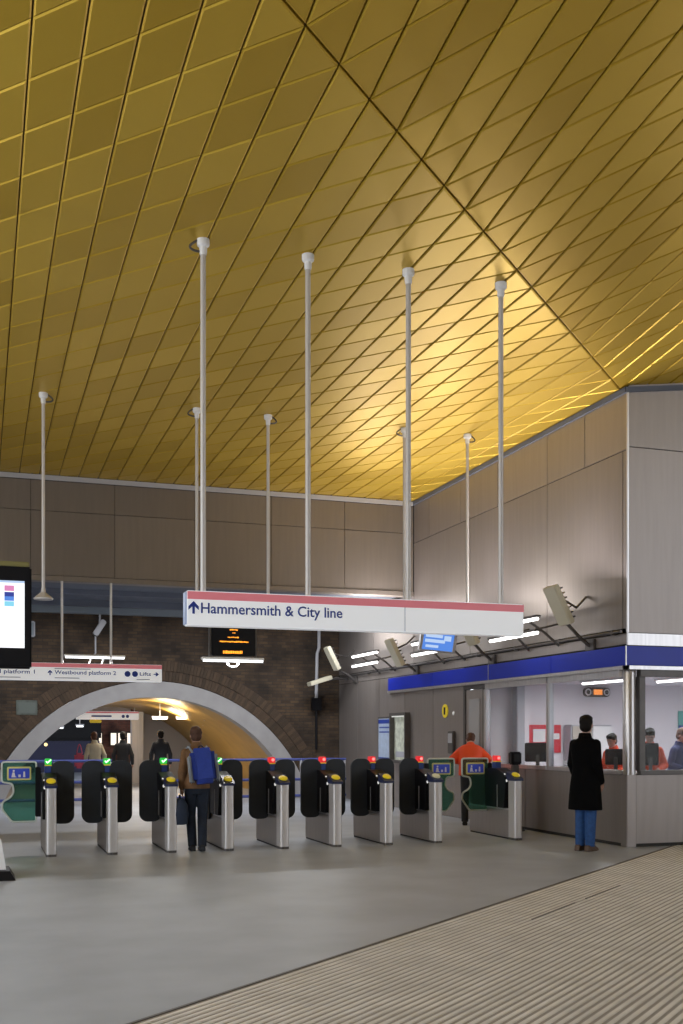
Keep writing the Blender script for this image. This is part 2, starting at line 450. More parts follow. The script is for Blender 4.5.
# bulkhead
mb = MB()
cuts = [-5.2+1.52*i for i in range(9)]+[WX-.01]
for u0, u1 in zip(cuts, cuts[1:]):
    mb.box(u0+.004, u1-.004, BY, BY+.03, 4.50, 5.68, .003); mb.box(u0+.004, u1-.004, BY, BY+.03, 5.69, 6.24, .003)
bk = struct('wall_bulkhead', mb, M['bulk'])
mb = MB(); mb.box(-5.2, WX-.01, BY+.03, BY+.2, 4.46, 6.5); struct('wall_backing', mb, M['joint'], bk)
mb = MB(); mb.box(-5.2, WX-.03, BY-.03, BY-.001, 6.25, 6.34, .004); struct('trim_4', mb, M['grey_paint'])
mb = MB(); mb.box(-5.2, WX-.01, BY-.02, BY+.25, 4.40, 4.49, .004); struct('trim_5', mb, M['bulk'])
# soffit under the bulkhead, with two beams
mb = MB()
mb.box(-5.2, WX-.01, BY+.26, NY, 4.50, 4.62)
for y, h in ((22.5, .10), (24.2, .14)): mb.box(-5.2, WX-.01, y, y+.14, 4.50-h, 4.50)
sf = struct('ceiling_soffit', mb, M['soffit'])
mb = MB(); mb.box(-5.2, WX-.01, NY-.22, NY-.02, 4.33, 4.499, .01); struct('trim_6', mb, M['soffit_lip'])

# brick wall with the arch
AX, AZ, RI, RO = 3.9, -1.14, 3.58, 3.95
def arc_z(x, R): return AZ+math.sqrt(max(0, R*R-(x-AX)**2))
def arc_pts(R, n=48, z0=0.):
    a0 = math.asin((z0-AZ)/R); return [(AX-R*math.cos(a0+(PI-2*a0)*i/n), AZ+R*math.sin(a0+(PI-2*a0)*i/n)) for i in range(n+1)]
mb = MB()
outer = arc_pts(RO+.01)
mb.prism([(-5.2, 0)]+outer[:25]+[(AX, 4.45), (-5.2, 4.45)], 'xz', NY, NY+.35)
mb.prism(outer[24:]+[(WX, 0), (WX, 4.45), (AX, 4.45)], 'xz', NY, NY+.35)
struct('wall_north', mb, M['brick'])
mb = MB()
for r0 in (RO+.02, RO+.26):
    a0 = math.asin(-AZ/r0)
    n = int((PI-2*a0)*r0/.078)
    for i in range(n):
        aa = a0+(PI-2*a0)*(i+.04)/n; ab = a0+(PI-2*a0)*(i+.96)/n
        p = [(AX-r*math.cos(t), AZ+r*math.sin(t)) for r, t in ((r0, aa), (r0+.225, aa), (r0+.225, ab), (r0, ab))]
        if max(q[0] for q in p) > WX-.01: continue
        mb.prism(p, 'xz', NY-.02, NY+.02)
struct('trim_7', mb, M['voussoir'])
# concrete arch ring
mb = MB()
mb.loft([[(x, NY-.05, z), (x, NY+.45, z), (xo, NY+.45, zo), (xo, NY-.05, zo)] for (x, z), (xo, zo) in zip(arc_pts(RI), arc_pts(RO))])
struct('trim_8', mb, M['concrete'], smooth=True, angle=30)
# vault and end wall
TY = 35.5
mb = MB()
mb.loft([[(x, NY+.46, z), (x, TY, z), (xo, TY, zo), (xo, NY+.46, zo)] for (x, z), (xo, zo) in zip(arc_pts(RI+.02), arc_pts(RI+.12))])
struct('ceiling_vault', mb, M['vault'], smooth=True, angle=30)
mb = MB()   # end wall: grey panels at the right of the opening
pts = [(x, z) for x, z in arc_pts(RI+.1) if x > 4.9]
mb.prism([(4.99, 0)]+[(4.99, arc_z(4.99, RI+.1))]+pts[1:], 'xz', TY, TY+.2)
struct('wall_passage_end', mb, M['grey_paint'])
mb = MB(); mb.box(4.62, 5.0, TY-.25, TY+.05, 0, 2.30, .01); struct('trim_9', mb, M['bright_steel'])
mb = MB(); mb.box(.2, 4.62, TY-.02, TY+.15, 2.33, 2.62); struct('trim_10', mb, M['white_wall'])

# ------------------------------------------------------------------ platform beyond the passage
mb = MB(); mb.box(-8, 16, 52, 52.3, 0, 9); struct('wall_platform', mb, brick_mat('platform_brick', 'xz', (.16, .05, .03), (.22, .08, .05), (.1, .07, .06)))
mb = MB(); mb.box(-8, 16, TY+.3, 52, 5.0, 5.2); struct('ceiling_platform', mb, M['joint'])
for i, (x, w, z) in enumerate([(5.96, .25, 1.36), (6.30, .24, 1.36), (6.70, .20, 1.36), (5.35, .12, 1.36)]):
    fr = MB(); fr.prism([(x-w/2-.05, z-.34), (x+w/2+.05, z-.34), (x+w/2+.05, z+.34), (x-w/2-.05, z+.34)], 'xz', 51.9, 51.98)
    f = struct('window_%d' % (i+11), fr, M['brick'])
    p = MB(); p.box(x-w/2, x+w/2, 51.86, 51.9, z-.28, z+.28); struct('pane', p, M['lit_window'], f)
tr = empty('train', (1.6, 46, 0), 0, 'dark blue train standing at the platform seen through the arch', 'train')
mb = MB(); mb.box(-4.5, 3.2, 0, 2.4, 0, 1.30, .08); mb.build('body', mat('train_blue', (.01, .012, .05), .4), tr)
mb = MB(); mb.box(-4.5, 3.2, .05, 2.35, 1.30, 2.25, .12); mb.build('upper_body', M['black'], tr)
for x in (.5, .95):
    mb = MB(); mb.lathe([(.0, -.03), (.07, -.03), (.07, .01)], (x, 0, 1.16), 12, 'y'); mb.build('headlight', M['headlight'], tr)
for i, (x, y, z, w) in enumerate([(1.5, 40, 1.72, .55), (2.25, 40, 1.76, .22), (2.7, 40, 1.80, .3), (1.3, 42, 1.95, .6), (3.4, 40, 1.86, .3)]):
    t = empty('platform_light', (x, y, z), 0, ['long strip light lowest above the train', 'small strip light hung above the middle of the train', 'strip light between a small light and the platform sign', 'long strip light hung higher and farther above the train', 'strip light behind the pale sign in the passage'][i], 'light', 'strip lights over the dark platform')
    mb = MB(); mb.box(-w/2, w/2, -.06, .06, .02, .08, .01); mb.build('housing', M['grey_paint'], t)
    mb = MB(); mb.tube([(-w/2+.03, 0, 0), (w/2-.03, 0, 0)], .022); mb.build('lamp_tube', M['tube_cool'], t)
    mb = MB(); mb.tube([(0, 0, .08), (0, 0, 5.005-z)], .012); mb.build('drop_rod', M['pole'], t)

# passage sign
sg = empty('passage_sign', (3.7, 33.6, 0), 0, 'pale sign with dark symbols at the far end of the gold passage', 'sign')
mb = MB(); mb.box(-.95, .92, 0, .14, 2.02, 2.27, .01); mb.build('sign_body', M['sign_white'], sg)
mb = MB(); mb.box(-.95, .92, -.004, 0, 2.215, 2.26); mb.build('band', M['sign_pink'], sg)
mb = MB(); mb.box(-.5, .1, -.006, 0, 2.10, 2.15); mb.build('lettering', M['sign_blue'], sg)
mb = MB(); mb.lathe([(.05, -.006), (.05, 0)], (.45, 0, 2.12), 12, 'y'); mb.lathe([(.05, -.006), (.05, 0)], (.58, 0, 2.12), 12, 'y'); mb.build('symbol', M['sign_blue'], sg)
mb = MB(); mb.box(-.55, -.2, -.02, .1, 1.92, 2.02, .02); mb.build('tag', M['yellow'], sg)
for x in (-.8, .8):
    mb = MB(); mb.tube([(x, .07, 2.27), (x, .07, arc_z(3.7+x, RI))], .014); mb.build('hanger_rod', M['pole'], sg)

# vault lamps
for i, (x, y, z, w) in enumerate([(4.55, 29, 1.99, .42), (5.5, 31, 2.03, .36), (5.75, 29, 2.10, .38), (5.95, 30.2, 2.02, .30), (5.05, 27.6, 2.36, .3)]):
    t = empty('passage_light', (x, y, z), 0, ['warm strip light in the gold passage below its crown', 'warm strip light second towards the gold side wall of the passage', 'bright warm strip light close against the gold side wall of the passage', 'farthest warm strip light on the gold side wall of the passage', 'warm strip light under the crown just inside the arch'][i], 'light', 'strip lights in the gold passage')
    mb = MB(); mb.box(-w/2, w/2, -.05, .05, .015, .06, .01); mb.build('housing', M['white'], t)
    mb = MB(); mb.tube([(-w/2+.02, 0, 0), (w/2-.02, 0, 0)], .02); mb.build('lamp_tube', M['warm_tube'], t)
    mb = MB(); mb.tube([(0, 0, .06), (0, 0, arc_z(x, RI)-z+.008)], .012); mb.build('drop_rod', M['pole'], t)

# ------------------------------------------------------------------ ticket office
mb = MB(); mb.box(WX+.14, 16, 18.0, 18.15, 0, 2.5); mb.box(14.4, 14.5, WY+.14, 18, 0, 2.5); struct('wall_office', mb, M['white_wall'])
mb = MB(); mb.box(WX+.14, 14.4, WY+.14, 18.0, 2.5, 2.56); struct('office_ceiling', mb, M['white_wall'])
# glazed partition at the door end: white post wall and grey column
mb = MB(); mb.box(8.62, 9.40, 17.5, 17.98, 0, 2.49, .01); struct('trim_11', mb, M['white_wall'])
mb = MB(); mb.box(9.045, 9.205, 17.3, 17.48, 0, 2.49, .01); struct('trim_12', mb, M['grey_paint'])
# windows of the long side
MUL = [17.34, 15.11, 13.12]
def window_east(n, y0, y1):
    f = MB()
    f.box(WX-.03, WX+.07, y0, y1, 1.0, 1.06, .005); f.box(WX-.03, WX+.07, y0, y1, 2.36, 2.46, .005)
    f.box(WX-.03, WX+.07, y1-.045, y1+.045, 1.06, 2.36, .012)
    f = struct('window_%d' % n, f, M['bright_steel'])
    p = MB(); p.box(WX+.03, WX+.042, y0+.0, y1-.045, 1.06, 2.36); struct('pane', p, M['glass'], f)
window_east(1, 13.1, 15.11); window_east(2, 15.156, 17.34)
# office door
d = MB(); d.box(WX-.01, WX+.06, 17.40, 17.47, 0, 2.46, .005); d.box(WX-.01, WX+.06, 18.20, 18.28, 0, 2.46, .005); d.box(WX-.01, WX+.06, 17.47, 18.20, 2.38, 2.46, .005)
d = struct('door_1', d, M['dark_steel'])
mb = MB(); mb.box(WX+.01, WX+.05, 17.48, 18.19, .02, 2.37, .004); struct('leaf', mb, M['steel'], d)
mb = MB(); mb.box(WX-.002, WX+.01, 17.60, 18.05, 1.25, 2.2, .004); struct('pane', mb, mat('door_pane', (.36, .36, .38), .25), d)
mb = MB(); mb.tube([(WX-.05, 18.08, .95), (WX-.05, 18.08, 1.25)], .014); mb.tube([(WX+.01, 18.08, .97), (WX-.05, 18.08, .97)], .01); mb.tube([(WX+.01, 18.08, 1.23), (WX-.05, 18.08, 1.23)], .01); struct('door_handle', mb, M['bright_steel'], d)
# windows of the south side
def window_south(n, x0, x1):
    f = MB()
    f.box(x0, x1, WY-.03, WY+.07, 1.0, 1.06, .005); f.box(x0, x1, WY-.03, WY+.07, 2.36, 2.46, .005); f.box(x0, x0+.10, WY, WY+.10, 1.06, 2.36, .006)
    f = struct('window_%d' % n, f, M['dark_steel'])
    p = MB(); p.box(x0+.1, x1, WY+.03, WY+.042, 1.06, 2.36); struct('pane', p, M['glass'], f)
window_south(3, 8.66, 10.9); window_south(4, 10.9, 13.4)
mb = MB(); mb.lathe([(.088, 1.0), (.088, 2.42), (.07, 2.47)], (8.555, 13.04, 0), 28); struct('trim_13', mb, M['bright_steel'], smooth=True)
mb = MB(); mb.box(WX-.004, 8.61, WY-.004, 13.1, 0, 1.0, .008); struct('trim_14', mb, M['steel'])
# blue fascia, both sides
mb = MB()
for y0, y1 in ((12.90, 14.96), (14.96, 17.15), (17.15, 19.6), (19.6, 22.06)):
    mb.box(WX-.05, WX-.002, y0+.003, y1-.003, 2.51, 2.775, .004)
struct('trim_15', mb, M['blue'])
mb = MB()
for x0, x1 in ((WX-.045, 10.6), (10.6, 13.2), (13.2, 16.1)): mb.box(x0+.003, x1-.003, WY-.052, WY-.002, 2.51, 2.775, .004)
struct('trim_16', mb, M['blue'])
mb = MB(); mb.box(WX-.07, WX-.001, 12.88, 22.06, 2.455, 2.505, .004); mb.box(WX-.07, 16.1, WY-.07, WY-.001, 2.455, 2.505, .004)
mb.box(WX-.056, WX-.04, WY-.058, WY-.042, 2.505, 2.78, .003)
mb.box(WX-.056, WX-.04, 17.14, 17.16, 2.505, 2.78, .003)
struct('trim_17', mb, M['bright_steel'])
# dark rail above fascia (cable tray)
tr_ = empty('cable_conduit', (WX-.06, 17, 2.98), 0, 'thin dark conduit running along the steel wall above the blue fascia', 'conduit')
mb = MB(); mb.tube([(0, -4.0, 0), (0, 8.3, 0)], .022); mb.build('pipe', M['dark_steel'], tr_)
for i in range(9):
    mb = MB(); mb.box(-.02, .0595, -3.8+i*1.45, -3.76+i*1.45, -.035, .035); mb.build('clip', M['dark_steel'], tr_)

def boxthing(name, label, cat, loc, parts, rz=0, group=None):
    t = empty(name, loc, rz, label, cat, group)
    for pn, b, m in parts:
        mb = MB()
        for q in (b if isinstance(b[0], (tuple, list)) else [b]): mb.box(*q)
        mb.build(pn, m, t)
    return t
# office furnishing
boxthing('office_worktop', 'grey worktop inside the office behind the long side windows', 'worktop', (9.0, 15.1, 0), [('top', (-.36, .35, -1.9, 2.1, .97, 1.0, .006), M['dark_steel']), ('panel', (-.30, .30, -1.85, 2.05, 0, .97), M['grey_paint'])])
boxthing('office_desk', 'grey desk behind the office window facing the entrance', 'desk', (11.3, 13.6, 0), [('top', (-1.9, 2.2, -.40, .4, .97, 1.0, .006), M['dark_steel']), ('panel', (-1.85, 2.15, -.3, .3, 0, .97), M['grey_paint'])])
for i, (x0, y0, x1, y1) in enumerate([(10.06, 14.9, 10.06, 16.8), (10.9, 14.4, 10.9, 15.8)]):
    t = empty('office_light', (x0, (y0+y1)/2, 2.5), 0, ['strip light on the office ceiling seen through the long side window', 'strip light on the office ceiling seen through the entrance side window'][i], 'light', 'office ceiling lights')
    hl = (y1-y0)/2
    mb = MB(); mb.box(-.05, .05, -hl, hl, -.035, -.001, .005); mb.build('housing', M['white'], t)
    mb = MB(); mb.tube([(0, -hl+.03, -.05), (0, hl-.03, -.05)], .022); mb.build('lamp_tube', M['tube'], t)
# red notice board
t = empty('notice_board', (9.94, 17.99, 0), 0, 'red notice board with white sheets on the office wall', 'notice board')
mb = MB(); mb.box(-.37, .37, -.03, 0, 1.22, 1.74, .006); mb.build('board', M['poster_red'], t)
mb = MB(); mb.box(-.22, .04, -.04, -.03, 1.42, 1.66); mb.build('sheet', M['poster_white'], t)
mb = MB(); mb.box(.14, .33, -.04, -.03, 1.47, 1.58); mb.build('sheet', M['poster_white'], t)
boxthing('wall_cabinet', 'pale grey cabinet on the office wall beside the red notice board', 'cabinet', (10.75, 17.99, 0), [('body', (-.38, .5, -.3, 0, 1.0, 1.74, .02), M['grey_paint']), ('door', (-.36, .05, -.32, -.30, 1.03, 1.71, .005), mat('cabinet_tan', (.45, .40, .34), .6)), ('door', (.07, .48, -.32, -.30, 1.03, 1.71, .005), M['poster_white'])])
# oval display
t = empty('oval_display', (11.07, 17.99, 2.36), 0, 'dark display with rounded ends and orange lights high on the office wall', 'display')
mb = MB(); mb.prism(rrect(-.28, .28, -.09, .09, .085), 'xz', -.06, 0); mb.build('casing', M['dark_steel'], t)
mb = MB(); mb.box(-.08, .10, -.07, -.06, -.05, .05); mb.build('lit_panel', M['orange_led'], t)
for x in (-.2, .2):
    mb = MB(); mb.tube([(x+.055*math.cos(a), -.066, .055*math.sin(a)) for a in [2*PI*q/16 for q in range(16)]], .012, 6, closed=True); mb.build('ring', M['poster_white'], t)
boxthing('wall_poster', 'teal poster with dark foot on the office wall above the staff', 'poster', (13.1, 17.99, 0), [('sheet', (-.2, .25, -.02, 0, 1.68, 2.02), M['poster_teal']), ('band', (-.2, .25, -.026, -.02, 1.68, 1.74), M['sign_blue']), ('notice', (-.05, .2, -.026, -.02, 1.80, 1.93), M['poster_white'])])
boxthing('wall_notice', 'white printed notice below the teal poster on the office wall', 'notice', (13.15, 17.99, 0), [('sheet', (-.2, .25, -.02, 0, 1.35, 1.60), M['poster_white']), ('print', (-.15, .2, -.026, -.02, 1.47, 1.53), M['line'])])
def monitor(loc, rz, w, h, label, back=True, group='office monitors'):
    t = empty('desk_monitor', loc, rz, label, 'monitor', group)
    mb = MB(); mb.box(-w/2, w/2, -.025, .025, .10, .10+h, .012); mb.build('casing', M['black'], t)
    mb = MB(); mb.box(-w/2+.02, w/2-.02, .025, .028, .13, .08+h); mb.build('screen', M['screen_navy'], t)
    mb = MB(); mb.box(-.03, .03, -.045, -.025, .0, .22, .004); mb.build('neck', M['dark_steel'], t)
    mb = MB(); mb.lathe([(.11, 0), (.11, .012), (.03, .02)], (0, -.04, 0), 18); mb.build('base', M['dark_steel'], t)
    return t
monitor((8.88, 16.25, 1.0), -.4, .42, .32, 'black monitor in front of the red notice board')
monitor((9.08, 14.22, 1.0), -.2, .30, .24, 'small black monitor on the worktop behind the corner column')
monitor((9.36, 13.75, 1.0), .1, .34, .33, 'big black monitor on the desk in the entrance side window')
boxthing('card_terminal', 'small white card terminal on the office worktop beside the man in the black coat', 'card terminal', (8.85, 15.25, 1.0), [('body', (-.06, .06, -.09, .09, 0, .06, .012), M['poster_white']), ('keypad', (-.045, .045, -.08, .02, .06, .066), M['navy']), ('slip', (-.04, .04, .03, .035, .06, .14), M['poster_white'])], .3)
boxthing('paper_pile', 'loose white papers on the desk by the woman in navy', 'papers', (10.35, 13.55, 1.0), [('sheet', (-.15, .15, -.1, .1, .001, .008), M['poster_white']), ('sheet', (-.10, .2, -.06, .14, .008, .016), M['poster_white'])], .4)

# posters on the east wall
t = boxthing('wall_poster', 'pale blue information poster with navy bands on the steel wall', 'poster', (WX-.001, 22.3, 0), [('frame', (-.03, 0, -.43, .43, .95, 1.95, .004), M['dark_steel']), ('sheet', (-.034, -.03, -.39, .39, .99, 1.91), M['poster_blue']),
    *[('band', q, M['sign_blue']) for q in ((-.037, -.034, -.39, .39, 1.80, 1.89), (-.037, -.034, -.33, .33, 1.70, 1.73), (-.037, -.034, -.33, .33, 1.60, 1.63), (-.037, -.034, -.39, .39, 1.0, 1.06))]])
t = boxthing('map_case', 'framed pale green map in a deep dark case beside the pale blue poster', 'map', (WX, 21.35, 0), [('case', [(-.12, 0, -.46, -.40, .96, 2.02, .004), (-.12, 0, .40, .46, .96, 2.02, .004), (-.12, 0, -.40, .40, 1.96, 2.02, .004), (-.12, 0, -.40, .40, .96, 1.02, .004)], M['dark_steel']),
    ('sheet', (-.02, -.004, -.40, .40, 1.02, 1.96), M['poster_map']), ('print', [(-.024, -.02, -.3, .3, 1.08, 1.2)], M['line']), ('lamp_strip', (-.09, -.06, -.38, .38, 1.93, 1.955), M['led_white'])])
t = empty('alarm_sign', (WX-.001, 19.1, 2.01), 0, 'round yellow sign with a dark symbol on the steel wall', 'sign')
mb = MB(); mb.lathe([(.13, -.015), (.13, 0)], (0, 0, 0), 24, 'x'); mb.build('disc', M['yellow'], t)
mb = MB(); mb.box(-.02, -.015, -.03, .04, -.07, .07); mb.build('symbol', M['black'], t)
t = empty('call_button', (WX+.001, 18.72, 1.96), 0, 'small white button beside the round yellow sign', 'button')
mb = MB(); mb.lathe([(.04, -.01), (.04, 0)], (0, 0, 0), 16, 'x'); mb.build('plate', M['white'], t)
mb = MB(); mb.lathe([(.0, -.02), (.022, -.018), (.022, -.01)], (0, 0, 0), 12, 'x'); mb.build('button', M['led_white'], t)
boxthing('door_plate', 'small dark wall box beside the office door', 'wall box', (WX+.001, 18.75, 1.2), [('casing', (-.06, 0, -.12, .12, 0, .42, .01), M['dark_steel']), ('cover', (-.066, -.06, -.09, .09, .2, .38), M['grey_paint'])])

# ------------------------------------------------------------------ wall luminaires on the east side
LAB = ['twin tube light on arms over the blue fascia beside the end of the hanging sign', 'twin tube light on arms over the blue fascia below the blue monitor', 'twin tube light on arms by the brick wall beyond the blue fascia']
for i, (y0, y1) in enumerate([(14.44, 16.05), (17.85, 19.42), (21.35, 22.95)]):
    yc = (y0+y1)/2; hl = (y1-y0)/2
    t = empty('wall_light', (WX, yc, 2.96), 0, LAB[i], 'wall light', 'twin tube wall lights')
    for z in (.12, .33):
        mb = MB(); mb.box(-.56-.05, -.56+.05, -hl, hl, z+.02, z+.055, .006); mb.build('tray', M['dark_steel'], t)
        mb = MB(); mb.tube([(-.56, -hl+.02, z), (-.56, hl-.02, z)], .026); mb.build('lamp_tube', M['tube'], t)
    for s in (-.5, .5):
        mb = MB(); mb.tube([(-.02, s*hl*1.2, -.04), (-.25, s*hl*1.1, .16), (-.56, s*hl, .37)], .02, 8); mb.tube([(-.02, s*hl*1.2, .3), (-.56, s*hl, .16)], .016, 8)
        mb.build('arm', M['dark_steel'], t)
LAB = ['slanted pale floodlight over the blue fascia nearest the office corner', 'slanted pale floodlight peeping from behind the hanging sign', 'slanted pale floodlight above the end of the blue fascia', 'slanted pale floodlight on the steel wall beside the brick']
for i, (y, z, x) in enumerate([(13.85, 3.42, -.55), (17.05, 3.38, -.5), (20.5, 3.22, -.5), (24.3, 3.35, -.6)]):
    t = empty('floodlight', (WX, y, 2.96), 0, LAB[i], 'floodlight', 'slanted floodlights')
    R = Matrix.Translation(V((x, 0, z-2.96))) @ Matrix.Rotation(math.radians(-27), 4, 'Y')
    mb = MB(); mb.box(-.045, .045, -.17, .17, -.30, .30, .012, R); mb.build('housing', mat('flood_cream', (.62, .58, .45), .5) if i == 0 else bpy.data.materials['flood_cream'], t)
    mb = MB(); mb.box(.045, .05, -.15, .15, -.27, .27, 0, R); mb.build('lens', M['poster_white'], t)
    mb = MB()
    for q in range(7): mb.box(.05, .10, -.14, .14, -.24+q*.075, -.22+q*.075, 0, R)
    mb.build('heat_fin', M['dark_steel'], t)
    mb = MB(); mb.tube([(-.03, .0, -.12), (-.22, 0, .02), (x+.14, 0, z-2.96-.26), (x+.07, 0, z-2.96-.02)], .026, 8)
    mb.tube([(-.01, .14, .62), (-.2, .1, .45), (x+.09, .05, z-2.96+.1)], .018, 8); mb.build('arm', M['dark_steel'], t)
    mb = MB(); mb.box(-.05, 0, -.12, .12, -.18, -.02, .008); mb.build('mount', M['dark_steel'], t)
t = empty('floodlight', (WX, 24.9, 2.9), 0, 'lower pale floodlight pointing at the brick wall', 'floodlight', 'slanted floodlights')
R = Matrix.Translation(V((-.72, 0, -.05))) @ Matrix.Rotation(math.radians(72), 4, 'Y')
mb = MB(); mb.box(-.05, .05, -.17, .17, -.28, .28, .012, R); mb.build('housing', bpy.data.materials['flood_cream'], t)
mb = MB(); mb.tube([(0, 0, .0), (-.3, 0, .02), (-.5, 0, -.04)], .03, 8); mb.build('arm', M['dark_steel'], t)
# conduit and camera on the brick
t = empty('drain_pipe', (7.87, NY, 0), 0, 'thin grey pipe with a kink running down the brick wall', 'pipe')
mb = MB(); mb.tube([(.05, -.06, 4.32), (.05, -.06, 3.70), (.0, -.06, 3.55), (-.02, -.06, 2.45)], .04); mb.build('pipe', M['grey_paint'], t)
mb = MB(); mb.box(-.14, .10, -.14, -.001, 2.15, 2.46, .015); mb.build('junction_box', M['black'], t)
mb = MB(); mb.tube([(-.02, -.06, 2.15), (-.02, -.06, 1.2)], .03); mb.build('lower_pipe', M['black'], t)
t = empty('security_camera', (2.62, NY, 4.0), 0, 'white security camera tilted down on the brick wall above the platform sign', 'camera')
R = Matrix.Translation(V((-.03, -.3, 0))) @ Matrix.Rotation(math.radians(32), 4, 'Y')
mb = MB(); mb.box(-.065, .065, -.1, .1, -.2, .2, .02, R); mb.build('housing', M['grey_paint'], t)
mb = MB(); mb.lathe([(.04, -.215), (.045, -.19)], (0, 0, 0), 14); 
for v in mb.bm.verts: v.co = R @ v.co
mb.build('lens', M['black'], t)
mb = MB(); mb.tube([(0, 0, .3), (-.02, -.3, .3), (-.03, -.3, .1)], .02); mb.tube([(-.12, -.3, -.14), (-.12, -.3, -.58), (-.12, 0, -.6)], .018); mb.build('bracket', M['grey_paint'], t)
t = boxthing('wall_box', 'grey junction box on the brick wall at the photo edge beside the black monitor', 'junction box', (1.05, NY, 3.95), [('casing', (-.13, .13, -.12, 0, -.18, .18, .02), M['grey_paint']), ('cover', (-.1, .1, -.13, -.12, -.14, .14), M['soffit_lip'])])
t = boxthing('wall_plaque', 'greenish stone plaque on the brick wall beside the arch', 'plaque', (1.02, NY, 2.17), [('slab', (-.25, .22, -.03, 0, -.17, .17, .01), mat('plaque_stone', (.10, .115, .10), .7, var=.2, scale=10)), ('face', (-.2, .17, -.034, -.03, -.12, .12), mat('plaque_face', (.12, .14, .125), .7))])

# ------------------------------------------------------------------ hanging signs, boards and poles
CZ = 6.35
def rod(parent, x, y, z0, z1, r=.027, side=0, cup=True):
    """hanger rod with its ceiling cup and the flex beside it, as parts of parent (whose origin is at (0,0,0) offset)"""
    mb = MB(); mb.tube([(x, y, z0), (x, y, z1-.05)], r, 12); rd = mb.build('hanger_rod', M['pole'], parent, smooth=True)
    mb = MB(); mb.lathe([(r+.004, -.15), (r+.010, -.13), (r+.012, -.075), (.058, -.06), (.062, -.05), (.062, -.001)], (x, y, z1), 20); mb.build('ceiling_cup', M['white'], rd, smooth=True)
    if side:
        mb = MB(); mb.tube([(x+side*(.03+.10*math.sin(a)), y, z1-.12*math.cos(a/2)-.0) for a in [PI*q/10 for q in range(11)]], .012, 6); mb.build('flex', M['dark_steel'], rd)
    return rd
# main sign
S = empty('hanging_sign', (3.68, 10.33, 0), 0, 'long white hanging sign with pink top band reading Hammersmith & City line', 'sign')
X0, X1, Z0, Z1 = -1.80, 1.801, 2.604, 2.938
mb = MB(); mb.box(X0, X1, 0, .16, Z0, Z1, .008); mb.build('sign_body', M['sign_white'], S)
mb = MB(); mb.box(X0+.004, X1, -.004, 0, 2.855, 2.930); mb.build('band', M['sign_pink'], S)
mb = MB(); mb.box(X0-.012, X0-.001, .01, .15, Z0+.01, Z1-.01, .003); mb.build('end_plate', M['sign_end'], S)
mb = MB(); mb.box(.44, .448, -.002, 0, Z0+.005, 2.862); mb.build('seam', M['line'], S)
text('lettering', 'Hammersmith & City line', 2.015-3.68, 3.448-3.68, 2.69, 2.825, -.001, M['sign_blue'], S)
mb = MB(); ax, az = 1.943-3.68, 2.775
mb.prism([(ax-.012, az-.06), (ax+.012, az-.06), (ax+.012, az+.01), (ax+.05, az-.025), (ax+.05, az+.01), (ax, az+.062), (ax-.05, az+.01), (ax-.05, az-.025), (ax-.012, az+.01)], 'xz', -.004, 0)
mb.build('arrow', M['sign_blue'], S)
for x, sd in ((2.05, -1), (3.11, 0), (4.19, 0), (5.247, 0)): rod(S, x-3.68, .07, Z1-.02, CZ, .027, sd)

# departure board on two rods
B = empty('departure_board', (3.56, 15.8, 0), 0, 'dark departure board with amber text hanging behind the white sign', 'departure board')
rod(B, 3.02-3.56, 0, 3.24, CZ, .024, -1); rod(B, 4.10-3.56, 0, 3.24, CZ, .024, 1)
mb = MB(); mb.box(-.58, .58, -.03, .03, 3.19, 3.26, .006); mb.build('crossbar', M['pole'], B)
mb = MB(); mb.box(-.36, -.33, -.02, .02, 2.70, 3.19); mb.box(.33, .36, -.02, .02, 2.70, 3.19); mb.build('side_arm', M['dark_steel'], B)
mb = MB(); mb.box(-.33, .33, -.06, .10, 2.72, 3.17, .012); mb.build('casing', M['black'], B)
random.seed(3)
mb = MB()
for z, a, b, h in ((3.105, -.06, .06, .022), (3.06, -.02, .03, .018), (2.995, -.09, .08, .02), (2.93, -.21, .22, .024), (2.775, -.16, .13, .045)):
    x = a
    while x < b:
        w = random.uniform(.012, .03); mb.box(x, min(b, x+w), -.066, -.06, z-h/2+random.uniform(0, .006), z+h/2-random.uniform(0, .006)); x += w+.007
mb.build('amber_text', M['amber'], B)
mb = MB(); mb.box(-.47, .47, -.05, .06, 2.66, 2.70, .008); lb = mb.build('light_batten', M['white'], B)
mb = MB(); mb.tube([(-.45, -.03, 2.65), (.45, -.03, 2.65)], .02); mb.build('lamp_tube', M['tube_cool'], lb)
mb = MB(); mb.tube([(.0+.085*math.cos(a), 0, 2.63-.07*math.sin(a)) for a in [PI*q/12 for q in range(13)]], .014, 8); mb.build('bracket', M['white'], B)
# blue monitor on two rods
B = empty('hanging_monitor', (6.86, 15.8, 0), 0, 'blue screen monitor hanging behind the white sign above the fascia', 'monitor')
rod(B, 6.30-6.86, 0, 3.24, CZ, .024, -1); rod(B, 7.38-6.86, 0, 3.24, CZ, .024, 1)
mb = MB(); mb.box(-.58, .58, -.03, .03, 3.19, 3.26, .006); mb.build('crossbar', M['pole'], B)
R = Matrix.Translation(V((0, -.02, 3.03))) @ Matrix.Rotation(math.radians(14), 4, 'X') @ Matrix.Rotation(math.radians(4), 4, 'Y')
mb = MB(); mb.box(-.31, .31, -.04, .05, -.17, .17, .012, R); mb.build('casing', M['bright_steel'], B)
mb = MB(); mb.box(-.27, .25, -.046, -.04, -.14, .14, 0, R); sc_ = mb.build('screen', M['screen_blue'], B)
mb = MB()
for (x0, x1, z0, z1) in ((-.24, .05, .06, .11), (-.24, .1, -.02, .03), (-.22, -.0, -.1, -.06), (.08, .2, .02, .1)): mb.box(x0, x1, -.05, -.046, z0, z1, 0, R)
mb.build('screen_text', M['screen_light'], sc_)
